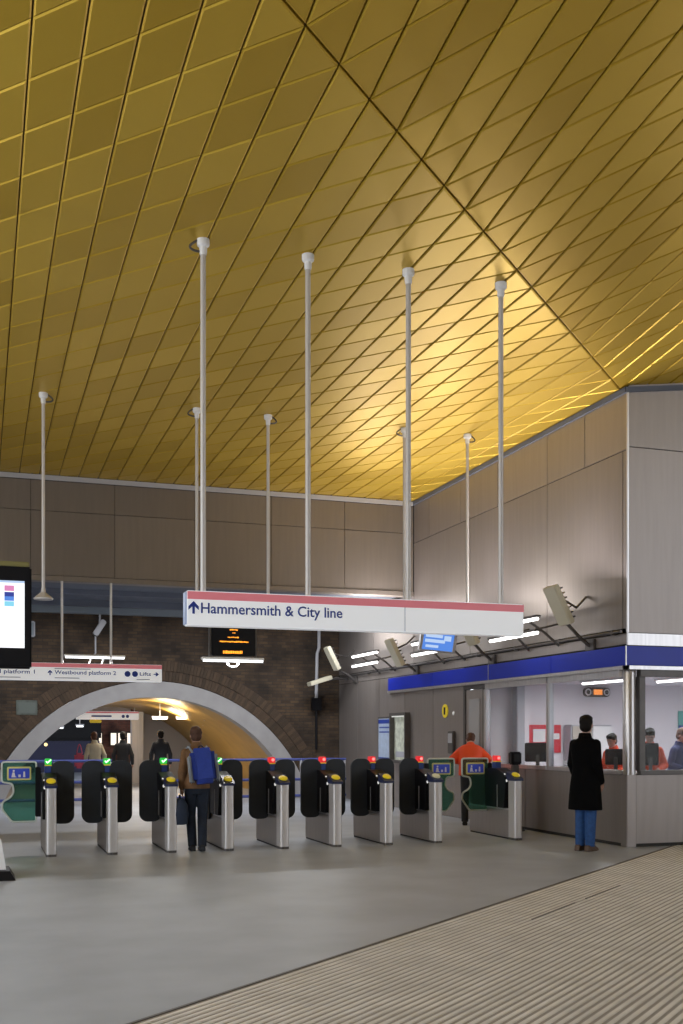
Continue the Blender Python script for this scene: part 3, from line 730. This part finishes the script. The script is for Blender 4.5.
# pole with flared disc
B = empty('pole_speaker', (.84, 15.77, 0), 0, 'ceiling pole ending in a flat flared disc beside the black monitor', 'speaker')
rod(B, 0, 0, 3.5, CZ, .024, 1)
mb = MB(); mb.lathe([(.025, 3.62), (.035, 3.55), (.10, 3.50), (.13, 3.47), (.13, 3.45), (.02, 3.44)], (0, 0, 0), 24); mb.build('disc', M['pole'], B, smooth=True)

# platform sign under the bulkhead
S = empty('platform_sign', (1.4, BY-.05, 0), 0, 'white sign for platform 1, Westbound platform 2 and lifts hanging below the bulkhead', 'sign')
X0, X1, Z0, Z1 = -2.6, 3.278-1.4, 2.555, 2.88
mb = MB(); mb.box(X0, X1, 0, .14, Z0, Z1, .008); mb.build('sign_body', M['sign_white'], S)
mb = MB(); mb.box(X0, X1, -.004, 0, 2.80, 2.875); mb.build('band', M['sign_pink'], S)
def px(x): return x-1.4
text('lettering', 'Eastbound platform 1', px(-.20), px(.95), 2.65, 2.748, -.001, M['sign_blue'], S)
text('lettering', 'Westbound platform 2', px(1.30), px(2.42), 2.65, 2.748, -.001, M['sign_blue'], S)
text('lettering', 'Lifts', px(2.86), px(3.07), 2.67, 2.74, -.001, M['sign_blue'], S)
mb = MB()
ax, az = px(1.22), 2.70
mb.prism([(ax-.01, az-.05), (ax+.01, az-.05), (ax+.01, az+.01), (ax+.04, az-.02), (ax+.04, az+.01), (ax, az+.05), (ax-.04, az+.01), (ax-.04, az-.02), (ax-.01, az+.01)], 'xz', -.004, 0)
mb.build('arrow', M['sign_blue'], S); mb = MB()
ax = px(3.17)
mb.prism([(ax-.05, az-.01), (ax, az-.01), (ax-.02, az-.035), (ax+.01, az-.035), (ax+.05, az), (ax+.01, az+.035), (ax-.02, az+.035), (ax, az+.01), (ax-.05, az+.01)], 'xz', -.004, 0)
mb.build('arrow', M['sign_blue'], S)
for x in (2.63, 2.77):
    mb = MB(); mb.lathe([(.055, -.005), (.055, 0)], (px(x), 0, 2.70), 20, 'y'); mb.build('symbol', M['sign_blue'], S)
mb = MB()
for a, b, z in ((1.3, 1.95, 2.775), (1.3, 1.75, 2.605), (2.8, 3.05, 2.60), (-.9, .7, 2.605)): mb.box(px(a), px(b), -.003, 0, z-.009, z+.009)
mb.build('small_print', M['line'], S)
for x in (1.437, 2.331, -.6):
    mb = MB(); mb.tube([(px(x), .06, Z1-.02), (px(x), .06, 4.41)], .022, 10); mb.build('hanger_rod', M['pole'], S, smooth=True)
t = empty('light_batten', (1.98-1.4, .10, Z1)); t.parent = S
mb = MB(); mb.box(-.50, .62, -.04, .04, .13, .17, .006); mb.build('housing', M['white'], t)
mb = MB(); mb.tube([(-.48, -.03, .12), (.60, -.03, .12)], .02); mb.build('lamp_tube', M['tube_cool'], t)
for x in (-.05, .18):
    mb = MB(); mb.tube([(x, 0, -.01), (x+.03, 0, .08), (x, 0, .14)], .014, 6); mb.build('bracket', M['white'], t)

# black display at the edge
t = empty('display_monitor', (-.15, 10.4, 0), 0, 'big black display with bright white screen at the photo edge', 'display')
mb = MB(); mb.box(-.62, .60, 0, .16, 2.165, 3.10, .015); mb.build('casing', M['black'], t)
mb = MB(); mb.box(-.62, .58, .0, .16, 3.10, 3.145, .006); mb.build('top_rail', M['olive'], t)
mb = MB(); mb.box(-.54, .537, -.006, 0, 2.35, 2.965); s_ = mb.build('screen', M['screen_white'], t)
for x0, x1, z0, z1, m in ((.36, .445, 2.87, 2.92, 'screen_pink'), (.36, .445, 2.82, 2.86, 'screen_navy'), (.36, .445, 2.78, 2.82, 'screen_blue'), (.36, .445, 2.73, 2.775, 'screen_cyan'), (-.54, .537, 2.945, 2.965, 'screen_light')):
    mb = MB(); mb.box(x0, x1, -.009, -.006, z0, z1); mb.build('screen_block', M[m], s_)
for x in (-.45, .0): rod(t, x, .08, 3.14, CZ, .026, 0)
# freestanding stand at the edge
t = empty('display_stand', (0, 12.35, 0), 0, 'white leaflet stand on a black base at the photo edge below the display', 'stand')
mb = MB(); mb.loft([[(-.5, -.30, .0), (.36, -.30, 0), (.36, .25, 0), (-.5, .25, 0)], [(-.5, -.26, .10), (.30, -.26, .10), (.30, .22, .10), (-.5, .22, .10)]]); mb.build('base', M['black'], t)
mb = MB(); mb.loft([[(-.45, -.12, .10), (.265, -.12, .10), (.265, .12, .10), (-.45, .12, .10)], [(-.45, -.08, .42), (.215, -.08, .42), (.215, .08, .42), (-.45, .08, .42)]]); mb.build('body', M['white'], t)
mb = MB(); mb.box(-.42, .20, -.008, .008, .42, 1.35, .003); mb.build('panel', glass_mat('stand_glass', (.75, .85, .85), .8), t)

# ------------------------------------------------------------------ ticket gates
GY = 14.25
def rr(mb, x0, x1, z0, z1, r, y0, y1): mb.prism(rrect(x0, x1, z0, z1, r), 'xz', y0, y1)
def flap(parent, s, u0):
    """glass wide-aisle flap, s = side (+1 to +x)"""
    pl = [(0, 1.187), (.44, 1.187), (.44, .92), (.31, .90), (.29, .83), (.29, .77), (.33, .71), (.43, .66), (.44, .56), (.31, .385), (0, .385)]
    pts = rounded([(s*(u0+u), z) for u, z in pl], .035)
    mb = MB(); mb.prism(pts, 'xz', .925, .94); f = mb.build('glass_flap', M['green_glass'], parent)
    mb = MB(); mb.tube([(u, .932, z) for u, z in pts], .014, 8, closed=True); mb.build('rim', M['flap_edge'], f, smooth=True)
    a, b = sorted((s*(u0+.08), s*(u0+.36)))
    mb = MB(); rr(mb, a-.015, b+.015, .945, 1.125, .02, .912, .923); pn = mb.build('panel_border', M['flap_yellow'], f)
    mb = MB(); rr(mb, a+.008, b-.008, .968, 1.102, .012, .904, .911); mb.build('panel', M['flap_blue'], f)
    mb = MB(); c = (a+b)/2
    mb.lathe([(.014, .900), (.014, .904)], (c-.07, 0, 1.07), 10, 'y')
    mb.prism([(c-.085, 1.05), (c-.06, 1.05), (c-.05, 1.0), (c-.03, .985), (c-.1, .985)], 'xz', .900, .904)
    mb.box(c-.01, c+.02, .900, .904, .985, 1.02); mb.prism([(c+.05, .985), (c+.08, .985), (c+.075, 1.06), (c+.055, 1.06)], 'xz', .900, .904)
    mb.build('pictogram', M['poster_white'], f)
    mb = MB(); mb.box(*sorted((s*(u0-.06), s*(u0+.012))), .90, .965, .45, 1.12, .008); mb.build('hinge', M['black'], f)
def gate(loc, label, light, padL=True, padR=True, flapL=None, flapR=None, reader='yellow', length=1.36):
    t = empty('ticket_gate', loc, 0, label, 'ticket gate', 'row of ticket gates')
    # entry post: D-shaped column
    n = 12; w_ = .064
    D = [(-w_, .20), (-w_, .05)]+[(-w_*math.copysign(abs(math.cos(PI*q/n))**.5, math.cos(PI*q/n)), .05-.055*math.sqrt(math.sin(PI*q/n))) for q in range(1, n)]+[(w_, .05), (w_, .20)]
    mb = MB(); mb.prism(D, 'xy', 0, .872); p = mb.build('entry_post', M['gate_steel'], t, smooth=True, angle=35)
    mb = MB(); mb.prism([(x*1.02, y) for x, y in D], 'xy', 0, .03); mb.build('kick_plate', M['dark_steel'], p)
    # sloped reader head
    mb = MB()
    mb.loft([[(-.074, -.012, .872), (.074, -.012, .872), (.074, -.012, .905), (-.074, -.012, .905)], [(-.074, .24, .872), (.074, .24, .872), (.074, .24, 1.005), (-.074, .24, 1.005)]])
    hd = mb.build('reader_head', M['navy'], t)
    R = Matrix.Translation(V((0, .085, .962))) @ Matrix.Rotation(math.radians(24), 4, 'X')
    mb = MB(); mb.lathe([(.0, .018), (.045, .016), (.06, .004), (.06, -.006)], (0, 0, 0), 20)
    for v in mb.bm.verts: v.co = R @ V((v.co.x, v.co.y*1.15, v.co.z))
    mb.build('reader_pad', M[reader], hd, smooth=True)
    # low steel side body
    mb = MB(); mb.box(-.064, .064, .19, length, .02, .43, .008); bd = mb.build('base_panel', M['gate_side'], t)
    mb = MB(); mb.box(-.070, .070, .19, length+.01, .43, .455, .006); mb.build('rail', M['bright_steel'], bd)
    mb = MB(); mb.box(-.06, .06, .2, length-.02, 0, .02); mb.build('plinth', M['black'], bd)
    mb = MB(); mb.box(-.066, .066, length-.14, length, .455, .90, .02); mb.build('exit_post', M['dark_steel'], t)
    # black drive housing and lamp post
    mb = MB()
    mb.prism([(.30, .455), (length-.15, .455), (length-.15, 1.00), (.80, 1.045), (.56, 1.045), (.34, .985), (.241, .93), (.241, .80)], 'yz', -.092, .092)
    hs = mb.build('drive_housing', M['black'], t)
    mb = MB()
    for q, z, y in ((-.075, .955, .30), (-.072, .87, .24)): mb.ell((q, y, z), (.014, .012, .022), sub=2)
    mb.build('indicator', M['led_white'], hs, smooth=True)
    mb = MB(); mb.box(-.099, -.0915, .50, .518, .46, .80, .002); mb.build('strip', M['bright_steel'], hs)
    mb = MB(); mb.box(-.048, .048, .66, .78, 1.04, 1.138, .008); lp = mb.build('lamp_post', M['gateblue'], t)
    mb = MB(); mb.box(-.043, .043, .655, .78, 1.138, 1.152); mb.build('strip', M['yellow'], lp)
    mb = MB(); mb.box(-.043, .043, .66, .78, 1.152, 1.235, .008); l = mb.build('lamp', M['green_lamp' if light == 'g' else 'red_lamp'], t)
    l['label'] = 'green lamp' if light == 'g' else 'red lamp'
    mb = MB()
    if light == 'g': mb.prism([(-.035, 1.195), (-.012, 1.17), (.038, 1.215), (.028, 1.228), (-.012, 1.192), (-.026, 1.207)], 'xz', .655, .66)
    else: mb.lathe([(.022, .655), (.022, .66)], (.008, 0, 1.197), 14, 'y')
    mb.build('symbol', M['tick' if light == 'g' else 'red_core'], l)
    for s, on, w in ((-1, padL, 1), (1, padR, 1)):
        if on:
            a, b = sorted((s*.03, s*.335))
            mb = MB(); rr(mb, a, b, .365, 1.205, .115, .66, .70); mb.build('paddle', M['paddle'], t, smooth=True, angle=30)
        elif on is None:   # folded back into the gate for the passing passenger
            mb = MB(); mb.prism(rrect(.86, 1.14, .355, 1.205, .115), 'yz', s*.085-.015, s*.085+.015); mb.build('paddle', M['paddle'], t)
    if flapL is not None: flap(t, -1, flapL)
    if flapR is not None: flap(t, 1, flapR)
    return t
gx = [.86+.768*i for i in range(8)]
gate((gx[0], GY, 0), 'green-lamped steel ticket gate with a glass flap at the end of the row', 'g', False, True, flapL=.145)
gate((gx[1], GY, 0), 'steel ticket gate with green lamp second from the end of the row', 'g')
gate((gx[2], GY, 0), 'steel ticket gate with green lamp beside the dark bag of the backpack wearer', 'g', True, None)
gate((gx[3], GY, 0), 'steel ticket gate with green lamp on the blue backpack side of its wearer', 'g', None, True)
gate((gx[4], GY, 0), 'steel ticket gate with red lamp next to the green-lamped gates', 'r')
gate((gx[5], GY+.03, 0), 'steel ticket gate with red lamp, second from the green-lamped gates', 'r')
gate((gx[6], GY+.05, 0), 'steel ticket gate with red lamp in front of the two wall posters', 'r')
gate((gx[7], GY+.07, 0), 'steel ticket gate with red lamp, pale reader and a glass flap', 'r', True, False, flapR=.225, reader='pale')
gate((7.53, GY+.10, 0), 'red-lamped steel ticket gate with glass flap next to the ticket office', 'r', False, False, flapL=.045, length=1.55)
# black reader on a post by the counter
t = empty('card_reader', (8.2, 15.75, 0), 0, 'black box reader on a dark post beside the ticket counter', 'card reader')
mb = MB(); mb.box(-.09, .09, -.07, .07, 1.07, 1.28, .02); b_ = mb.build('casing', M['black'], t)
mb = MB(); mb.box(-.06, .06, -.078, -.07, 1.12, 1.24, .004); mb.build('screen', M['dark_coat'], b_)
mb = MB(); mb.box(-.05, .05, -.05, .05, .03, 1.07, .01); mb.build('post', M['dark_steel'], t)
mb = MB(); mb.box(-.12, .12, -.12, .12, 0, .03, .008); mb.build('base', M['dark_steel'], t)

# blue railings before the arch
for i, (x0, x1) in enumerate([(.3, 2.75), (3.85, 8.2)]):
    t = empty('railing', ((x0+x1)/2, 24.3, 0), 0, ['short blue railing behind the green-lamped gates', 'long blue railing in front of the gold side of the arch'][i], 'railing', 'blue railings before the arch')
    hw = (x1-x0)/2
    for z in (.98, .52, .14):
        mb = MB(); mb.tube([(-hw, 0, z), (hw, 0, z)], .032, 8); mb.build('rail', M['rail_blue'], t, smooth=True)
    n = max(2, int(round((x1-x0)/1.2)))
    for q in range(n+1):
        x = -hw+.03+(2*hw-.06)*q/n
        mb = MB(); mb.tube([(x, 0, 0), (x, 0, 1.0)], .028, 8); mb.build('post', M['grey_paint'], t, smooth=True)

# ------------------------------------------------------------------ people
def remeshed(mb, name, m, parent, vox, smooth=3):
    bmesh.ops.recalc_face_normals(mb.bm, faces=mb.bm.faces[:])
    me = bpy.data.meshes.new(name); mb.bm.to_mesh(me); mb.bm.free()
    o = bpy.data.objects.new(name, me); C.objects.link(o)
    r = o.modifiers.new('r', 'REMESH'); r.mode = 'VOXEL'; r.voxel_size = vox
    if smooth:
        s = o.modifiers.new('s', 'SMOOTH'); s.factor = .5; s.iterations = smooth
    dg = bpy.context.evaluated_depsgraph_get(); dg.update()
    me2 = bpy.data.meshes.new_from_object(o.evaluated_get(dg))
    bpy.data.objects.remove(o); bpy.data.meshes.remove(me)
    me2.name = name; me2.materials.clear(); me2.materials.append(m)
    me2.polygons.foreach_set('use_smooth', [True]*len(me2.polygons))
    o = bpy.data.objects.new(name, me2); C.objects.link(o); o.parent = parent
    return o
def ring(c, rx, ry, n=24, tilt=0., p=2.3):
    out = []
    for i in range(n):
        a = 2*PI*i/n; ca, sa = math.cos(a), math.sin(a)
        x = math.copysign(abs(ca)**(2/p), ca)*rx; y = math.copysign(abs(sa)**(2/p), sa)*ry
        out.append(V((c[0]+x, c[1]+y, c[2])))
    return out
def person(loc, rz, h, label, arms, legs, top, pants, hair, shoes, coat=None, lean=0., nod=0., turn=0., vox=.009, hairlen=0., bulk=0., sleeve=1.):
    """Faces +y before rz. arms: ((elbow, wrist, hand_dir) left, right); legs: ((knee, ankle) left, right) for a 1.75 m figure."""
    s = h/1.75
    t = empty('person', loc, rz, label, 'person'); t.scale = (s, s, s)
    RL = Matrix.Rotation(-lean, 4, 'X')
    def B(p, f=1.):          # bend the upper body forward about the hips
        p = V(p)
        if p.z <= .95: return p
        k = min(1, (p.z-.95)/.18); R = Matrix.Rotation(-lean*k*f, 4, 'X')
        return R @ (p-V((0, 0, .95)))+V((0, 0, .95))
    def rings(mb, spec, grow=0., n=24):
        mb.loft([[B(q) for q in ring((0, cy, z), rx+grow, ry+grow, n)] for z, cy, rx, ry in spec])
    HC = B((0, .035, 1.635)); RH = Matrix.Rotation(-lean*.6-nod, 4, 'X'); RT = Matrix.Rotation(turn, 4, 'Z')
    RHH = RT @ RH
    def hd(p): return HC+(RHH @ V(p))
    sh = [B((-.160, 0, 1.392)), B((.160, 0, 1.392))]
    hip = [V((-.09, 0, .92)), V((.09, 0, .92))]
    torso = [(.84, 0, .10, .08), (.90, 0, .155, .105), (.98, 0, .16, .11), (1.08, 0, .138, .095), (1.20, .005, .150, .105), (1.32, .005, .168, .112), (1.395, 0, .160, .097), (1.44, 0, .115, .078), (1.48, .003, .062, .058)]
    # body: one surface
    mb = MB(); rings(mb, torso)
    mb.capsule(B((0, .0, 1.45)), HC+RHH @ V((0, -.012, -.07)), .056, .052)
    mb.ell(HC+RHH @ V((0, -.012, .025)), (.076, .096, .095), RHH.to_3x3(), 3)
    mb.ell(hd((0, .015, -.03)), (.062, .078, .09), RHH.to_3x3(), 3)
    mb.ell(hd((0, .045, -.085)), (.036, .036, .028), RHH.to_3x3(), 2)
    mb.tube([hd((0, .082, .02)), hd((0, .100, -.012)), hd((0, .108, -.03)), hd((0, .085, -.038))], [.009, .012, .016, .011], 8)
    for q in (-1, 1):
        mb.ell(hd((q*.076, -.008, -.005)), (.012, .022, .033), RHH.to_3x3(), 2)
        mb.ell(hd((q*.033, .076, .035)), (.026, .012, .008), RHH.to_3x3(), 2)
    mb.ell(hd((0, .092, -.058)), (.024, .010, .006), RHH.to_3x3(), 2); mb.ell(hd((0, .090, -.070)), (.022, .010, .007), RHH.to_3x3(), 2)
    for i, q in enumerate((-1, 1)):
        el, wr, hdv = [V(a) for a in arms[i]]
        mb.capsule(sh[i], el, .052, .040); mb.capsule(el, wr, .040, .027)
        d = hdv.normalized(); inn = V((-q, 0, 0)); inn = (inn-d*inn.dot(d)).normalized(); w = d.cross(inn)   # w: across the knuckles
        if w.y < 0: w = -w
        pc = wr+d*.05
        mb.tube([wr+d*.0, wr+d*.045, wr+d*.09], [.024, .030, .030], 12)
        for k in range(2): mb.ell(pc+w*(.016 if k else -.016)+d*.01, (.026, .026, .034), None, 2)
        for k, ln in enumerate((.070, .082, .076, .058)):
            a = wr+d*.088+w*(.030-.020*k); b = a+d*ln*.5+inn*.006; c = b+(d*.75+inn*.65).normalized()*ln*.5
            mb.capsule(a-d*.02, b, .0095, .0085, 8); mb.capsule(b, c, .0085, .007, 8)
        a = wr+d*.03+w*.028; b = a+(d*.6+w*.7).normalized()*.04; mb.capsule(a, b, .012, .010, 8); mb.capsule(b, b+(d*.85+w*.2+inn*.3).normalized()*.032, .010, .008, 8)
    for i in range(2):
        kn, an = [V(a) for a in legs[i]]
        mb.capsule(hip[i], kn, .078, .052); mb.capsule(kn, an, .052, .038)
    remeshed(mb, 'body', M['skin'], t, min(vox, .0075), 2)
    for q in (-1, 1):
        mb = MB(); mb.ell(hd((q*.032, .078, .018)), (.012, .010, .007), RHH.to_3x3(), 2); mb.build('eye', M['lip'], t, smooth=True)
    # hair
    mb = MB(); mb.ell(hd((0, -.026, .042)), (.086, .102, .098), RHH.to_3x3(), 3); mb.ell(hd((0, -.05, -.02)), (.078, .070, .075+hairlen*.4), RHH.to_3x3(), 3)
    mb.ell(hd((.0, .035, .088)), (.073, .062, .045), RHH.to_3x3(), 2)
    random.seed(int(h*1000))
    for q in range(26):
        a = random.uniform(0, 2*PI); e = random.uniform(-.1, 1.2)
        mb.ell(hd((.075*math.cos(a)*math.cos(e), -.035+.085*math.sin(a)*math.cos(e), .045+.085*math.sin(e))), (.02, .02, .02), None, 1)
    if hairlen:
        mb.loft([ring(hd((0, -.055, -.02)), .075, .055), ring(hd((0, -.06, -.02-hairlen)), .08, .05), ring(hd((0, -.05, -.04-hairlen)), .05, .03)])
    remeshed(mb, 'hair', hair, t, vox, 2)
    # top / coat
    g = (.018 if coat is None else .030)+bulk
    mb = MB()
    sp = [(z, cy, rx+g, ry+g) for z, cy, rx, ry in torso if .9 < z < 1.46]
    sp[0] = (.88, 0, .175+g*.6, .125+g*.6)
    if coat:
        sk = [(coat, 0, .225, .165), (coat+.02, 0, .227, .167), (coat+.2, 0, .215, .155), (.88, 0, .198, .150)]
        sp = sk+sp[1:]
    sp.append((1.47, 0, .085, .075)); sp.append((1.515, -.004, .078, .070))
    rings(mb, sp, 0, 28)
    for i in range(2):
        el, wr, hdv = [V(a) for a in arms[i]]
        cu = wr+(el-wr).normalized()*.005
        mb.capsule(sh[i], el, .056+g*.3, .050+g*.35); mb.capsule(el, el.lerp(wr, sleeve*.97), .055+g*.35, .040+g*.3)
    remeshed(mb, 'coat' if coat else 'jacket', top, t, vox, 3)
    mb = MB(); mb.loft([[B(q) for q in ring((0, -.006, z), r, r*.92, 20)] for z, r in ((1.475, .088), (1.53, .074), (1.535, .066), (1.48, .07))]); mb.build('collar', top, t, smooth=True)
    # trousers
    mb = MB()
    mb.loft([ring((0, 0, z), rx, ry) for z, rx, ry in ((.80, .12, .095), (.88, .172, .122), (.97, .168, .118), (1.03, .155, .108))])
    for i in range(2):
        kn, an = [V(a) for a in legs[i]]
        mb.capsule(hip[i]-V((0, 0, .02)), kn, .095, .072); mb.tube([kn, kn.lerp(an, .5), an+V((0, 0, -.03))], [.072, .068, .062], 16); mb.ell(kn, (.072,)*3, sub=2)
    remeshed(mb, 'trousers', pants, t, vox, 3)
    for i in range(2):
        kn, an = [V(a) for a in legs[i]]; mb = MB()
        f = an-V((0, 0, .09))
        mb.loft([[f+V(q) for q in ((-.040, -.085, 0), (.040, -.085, 0), (.036, -.08, .07), (-.036, -.08, .07))],
                 [f+V(q) for q in ((-.044, .0, 0), (.044, .0, 0), (.036, .0, .105), (-.036, .0, .105))],
                 [f+V(q) for q in ((-.050, .11, 0), (.050, .11, 0), (.040, .10, .06), (-.040, .10, .06))],
                 [f+V(q) for q in ((-.030, .185, 0), (.030, .185, 0), (.022, .17, .035), (-.022, .17, .035))]])
        o = mb.build('shoe', shoes, t, smooth=True, angle=60)
        md = o.modifiers.new('b', 'BEVEL'); md.width = .012; md.segments = 2
    return t
STAND = (((-.10, .01, .49), (-.10, -.01, .09)), ((.10, .01, .49), (.10, -.01, .09)))
DOWN = (((-.25, -.02, 1.13), (-.255, .05, .88), (0, .15, -1)), ((.25, -.02, 1.13), (.255, .05, .88), (0, .15, -1)))
FRONT = (((-.25, .05, 1.13), (-.13, .27, 1.05), (.2, 1, 0)), ((.25, .05, 1.13), (.13, .27, 1.05), (-.2, 1, 0)))
def A(deg): return math.radians(deg)
# man in the black coat at the ticket window
CLOSE = (((-.075, .01, .49), (-.07, -.01, .09)), ((.075, .02, .49), (.07, .0, .09)))
person((7.69, 12.76, 0), A(-62), 1.80, 'person in a long black coat and blue jeans standing at the ticket window', (((-.215, .03, 1.13), (-.215, .15, .92), (.05, .3, -1)), ((.195, -.03, 1.12), (.175, .10, .90), (-.1, .4, -1))), CLOSE, M['black_wool'], M['jeans'], M['hair_dark'], M['brown_shoe'], coat=.535, turn=A(14), vox=.0085)
# walker with the backpack
WALK = (((-.08, .10, .50), (-.06, .03, .09)), ((.08, .04, .50), (.06, -.10, .10)))
BP = (2.76, 14.42, 0); BR = A(-4); BS = 1.66
person(BP, BR, BS, 'person in a brown jacket wearing a blue backpack walking through the gates', (((-.215, -.03, 1.12), (-.205, .06, .89), (0, .15, -1)), ((.19, .05, 1.12), (.12, .24, 1.05), (-.2, 1, .1))), WALK, M['tan_coat'], M['dark_jeans'], M['hair_brown'], M['dark_coat'], lean=A(10), nod=A(8), vox=.0085)
t = empty('backpack', BP, BR, 'blue backpack with grey sides on the back of the walker in brown', 'bag'); t.scale = (BS/1.75,)*3
def soft(mb, name, m, parent, seg=3):
    o = mb.build(name, m, parent, smooth=True, angle=80); return o
R = Matrix.Translation(V((.06, -.20, 1.20))) @ Matrix.Rotation(A(-10), 4, 'X') @ Matrix.Rotation(A(-5), 4, 'Y')
mb = MB(); mb.box(-.17, .17, -.12, .10, -.25, .25, .06, R); soft(mb, 'sack', M['bag_blue'], t)
for q in (-.185, .185):
    mb = MB(); mb.box(q-.02, q+.02, -.09, .08, -.23, .16, .02, R); soft(mb, 'side_pocket', M['bag_grey'], t)
mb = MB(); mb.box(-.13, .13, -.165, -.11, -.22, .02, .025, R); soft(mb, 'pocket', M['bag_blue'], t)
for q in (-1, 1):
    mb = MB(); mb.tube([R @ V((q*.10, .10, .20)), V((q*.125, -.05, 1.47)), V((q*.14, .135, 1.44)), V((q*.15, .175, 1.30)), V((q*.17, .06, 1.08)), R @ V((q*.14, .08, -.2))], .017, 8); mb.build('strap', M['bag_grey'], t, smooth=True)
mb = MB(); mb.tube([R @ V((.04*math.cos(a), .02, .24+.05*math.sin(a))) for a in [PI*k/8 for k in range(9)]], .01, 6); mb.build('handle', M['bag_dark'], t)
t = empty('carrier_bag', (BP[0]-.235, BP[1]-.02, 0), BR, 'dark navy bag carried low in the hand of the backpack wearer', 'bag')
mb = MB(); mb.loft([ring((0, 0, z), rx, ry, 20, p=3) for z, rx, ry in ((.36, .07, .10), (.37, .10, .15), (.50, .115, .17), (.62, .10, .16), (.70, .055, .13), (.71, .04, .11))]); mb.build('sack', M['bag_dark'], t, smooth=True)
mb = MB(); mb.tube([(0, -.09+.18*k/8, .70+.055*math.sin(PI*k/8)) for k in range(9)], .010, 6); mb.build('handle', M['bag_dark'], t)
# steward in orange behind the wide gate
person((8.00, 17.0, 0), A(-25), 1.70, 'person in an orange jacket and dark trousers standing behind the wide glass gate', (((-.31, .10, 1.17), (-.20, .30, 1.12), (.5, 1, 0)), ((.31, .10, 1.17), (.20, .30, 1.14), (-.5, 1, 0))), STAND, M['hi_vis'], M['dark_coat'], M['hair_brown'], M['dark_coat'], lean=A(34), nod=A(35), vox=.011, bulk=.05)
# people beyond the arch
person((2.72, 27.6, 0), A(10), 1.62, 'person in a cream jacket walking away under the arch', DOWN, WALK, M['cream_coat'], M['dark_jeans'], M['hair_brown'], M['dark_coat'], lean=A(8), vox=.013)
person((3.45, 28.0, 0), A(-15), 1.62, 'person in a dark jacket beside the cream jacket under the arch', DOWN, WALK, M['dark_coat'], M['dark_jeans'], M['hair_dark'], M['dark_coat'], vox=.013)
person((4.32, 27.4, 0), A(-5), 1.66, 'person in black standing by the grey passage wall', DOWN, STAND, M['dark_coat'], M['dark_jeans'], M['hair_dark'], M['dark_coat'], vox=.013)
t = empty('shoulder_bag', (2.36, 27.75, 0), 0, 'pink bag beside the person in the cream jacket', 'bag')
mb = MB(); mb.box(-.13, .10, -.10, .10, .72, 1.10, .05); mb.build('sack', M['pink_bag'], t, smooth=True, angle=80)
mb = MB(); mb.tube([(-.08+.14*k/8, 0, 1.08+.24*math.sin(PI*k/8)) for k in range(9)], .012, 6); mb.build('handle', M['pink_bag'], t)
# staff in the office
person((10.02, 14.72, 0), A(150), 1.66, 'person in an orange vest with dark hair behind the big monitor', FRONT, STAND, M['hi_vis'], M['dark_coat'], M['hair_dark'], M['dark_coat'], lean=A(12), nod=A(20), vox=.011)
person((10.66, 14.95, 0), A(205), 1.66, 'person in a navy top with reddish hair in the entrance side window', FRONT, STAND, M['navy_coat'], M['dark_coat'], M['hair_brown'], M['dark_coat'], lean=A(10), nod=A(15), vox=.011)
person((9.84, 15.35, 0), A(115), 1.58, 'person in an orange vest half hidden behind the corner column', FRONT, STAND, M['hi_vis'], M['dark_coat'], M['hair_dark'], M['dark_coat'], lean=A(12), nod=A(10), vox=.011)

# ------------------------------------------------------------------ light
def area(name, loc, direction, sx, sy, power, col=(1, 1, 1)):
    l = bpy.data.lights.new(name, 'AREA'); l.shape = 'RECTANGLE'; l.size = sx; l.size_y = sy; l.energy = power; l.color = col
    o = bpy.data.objects.new(name, l); C.objects.link(o); o.location = loc
    o.rotation_euler = V(direction).to_track_quat('-Z', 'Y').to_euler()
    return o
# uplights of the wall fittings, then added ones out of view
for y in (15.25, 18.6, 22.1): area('uplight', (WX-.56, y, 3.40), (0, 0, 1), .12, 1.5, 60, (1, .95, .9))
for y in (13.85, 17.05, 20.4): area('flood_up', (WX-.82, y, 3.76), (-.05, -.1, 1), .2, .3, 34, (1, .93, .95))
for x in (12.5,): area('fill_uplight_entrance', (x, WY-.6, 3.40), (-.4, -.9, 1), 1.5, .12, 60, (1, .96, .9))  # unseen lamp without a fitting, added to lift the ceiling by the entrance
for y in (6, 11, 16): area('fill_uplight_west', (-4.6, y, 3.40), (.3, 0, 1), .12, 1.5, 70, (1, .96, .9))  # unseen lamps with no fittings, added to brighten the west side of the ceiling
# office, passage and soffit lamps
area('office_lamp', (10.06, 15.8, 2.44), (0, 0, -1), .12, 1.8, 60); area('office_lamp', (10.9, 15.1, 2.44), (0, 0, -1), .12, 1.4, 60); area('office_lamp', (12.8, 15.4, 2.44), (0, 0, -1), .12, 1.4, 50)
for x, y in ((4.6, 28.2), (5.3, 31.0)): area('passage_lamp', (x, y, 1.95), (0, 0, 1), .5, .12, 35, (1, .85, .6))
area('passage_down', (4.2, 29.5, 2.2), (0, 0, -1), 2.5, 4, 150, (1, .92, .8))
for x, pw in ((.5, 90), (3.6, 90), (6.9, 120)): area('soffit_lamp', (x, 22.9, 4.38), (0, 0, -1), 1.5, .2, pw, (.95, .97, 1))
area('board_lamp', (3.56, 15.77, 2.62), (0, 0, -1), .9, .05, 18)
area('batten', (1.98, BY+.1, Z1+.05), (0, -.2, -1), 1., .06, 12)

w = bpy.data.worlds.new('world'); bpy.context.scene.world = w; w.use_nodes = True
bg = w.node_tree.nodes['Background']; bg.inputs[0].default_value = (.88, .93, 1, 1); bg.inputs[1].default_value = 2.8
sc = bpy.context.scene
sc.view_settings.view_transform = 'Standard'; sc.view_settings.look = 'None'; sc.view_settings.gamma = 1; sc.view_settings.exposure = 0
sc.view_settings.use_curve_mapping = False
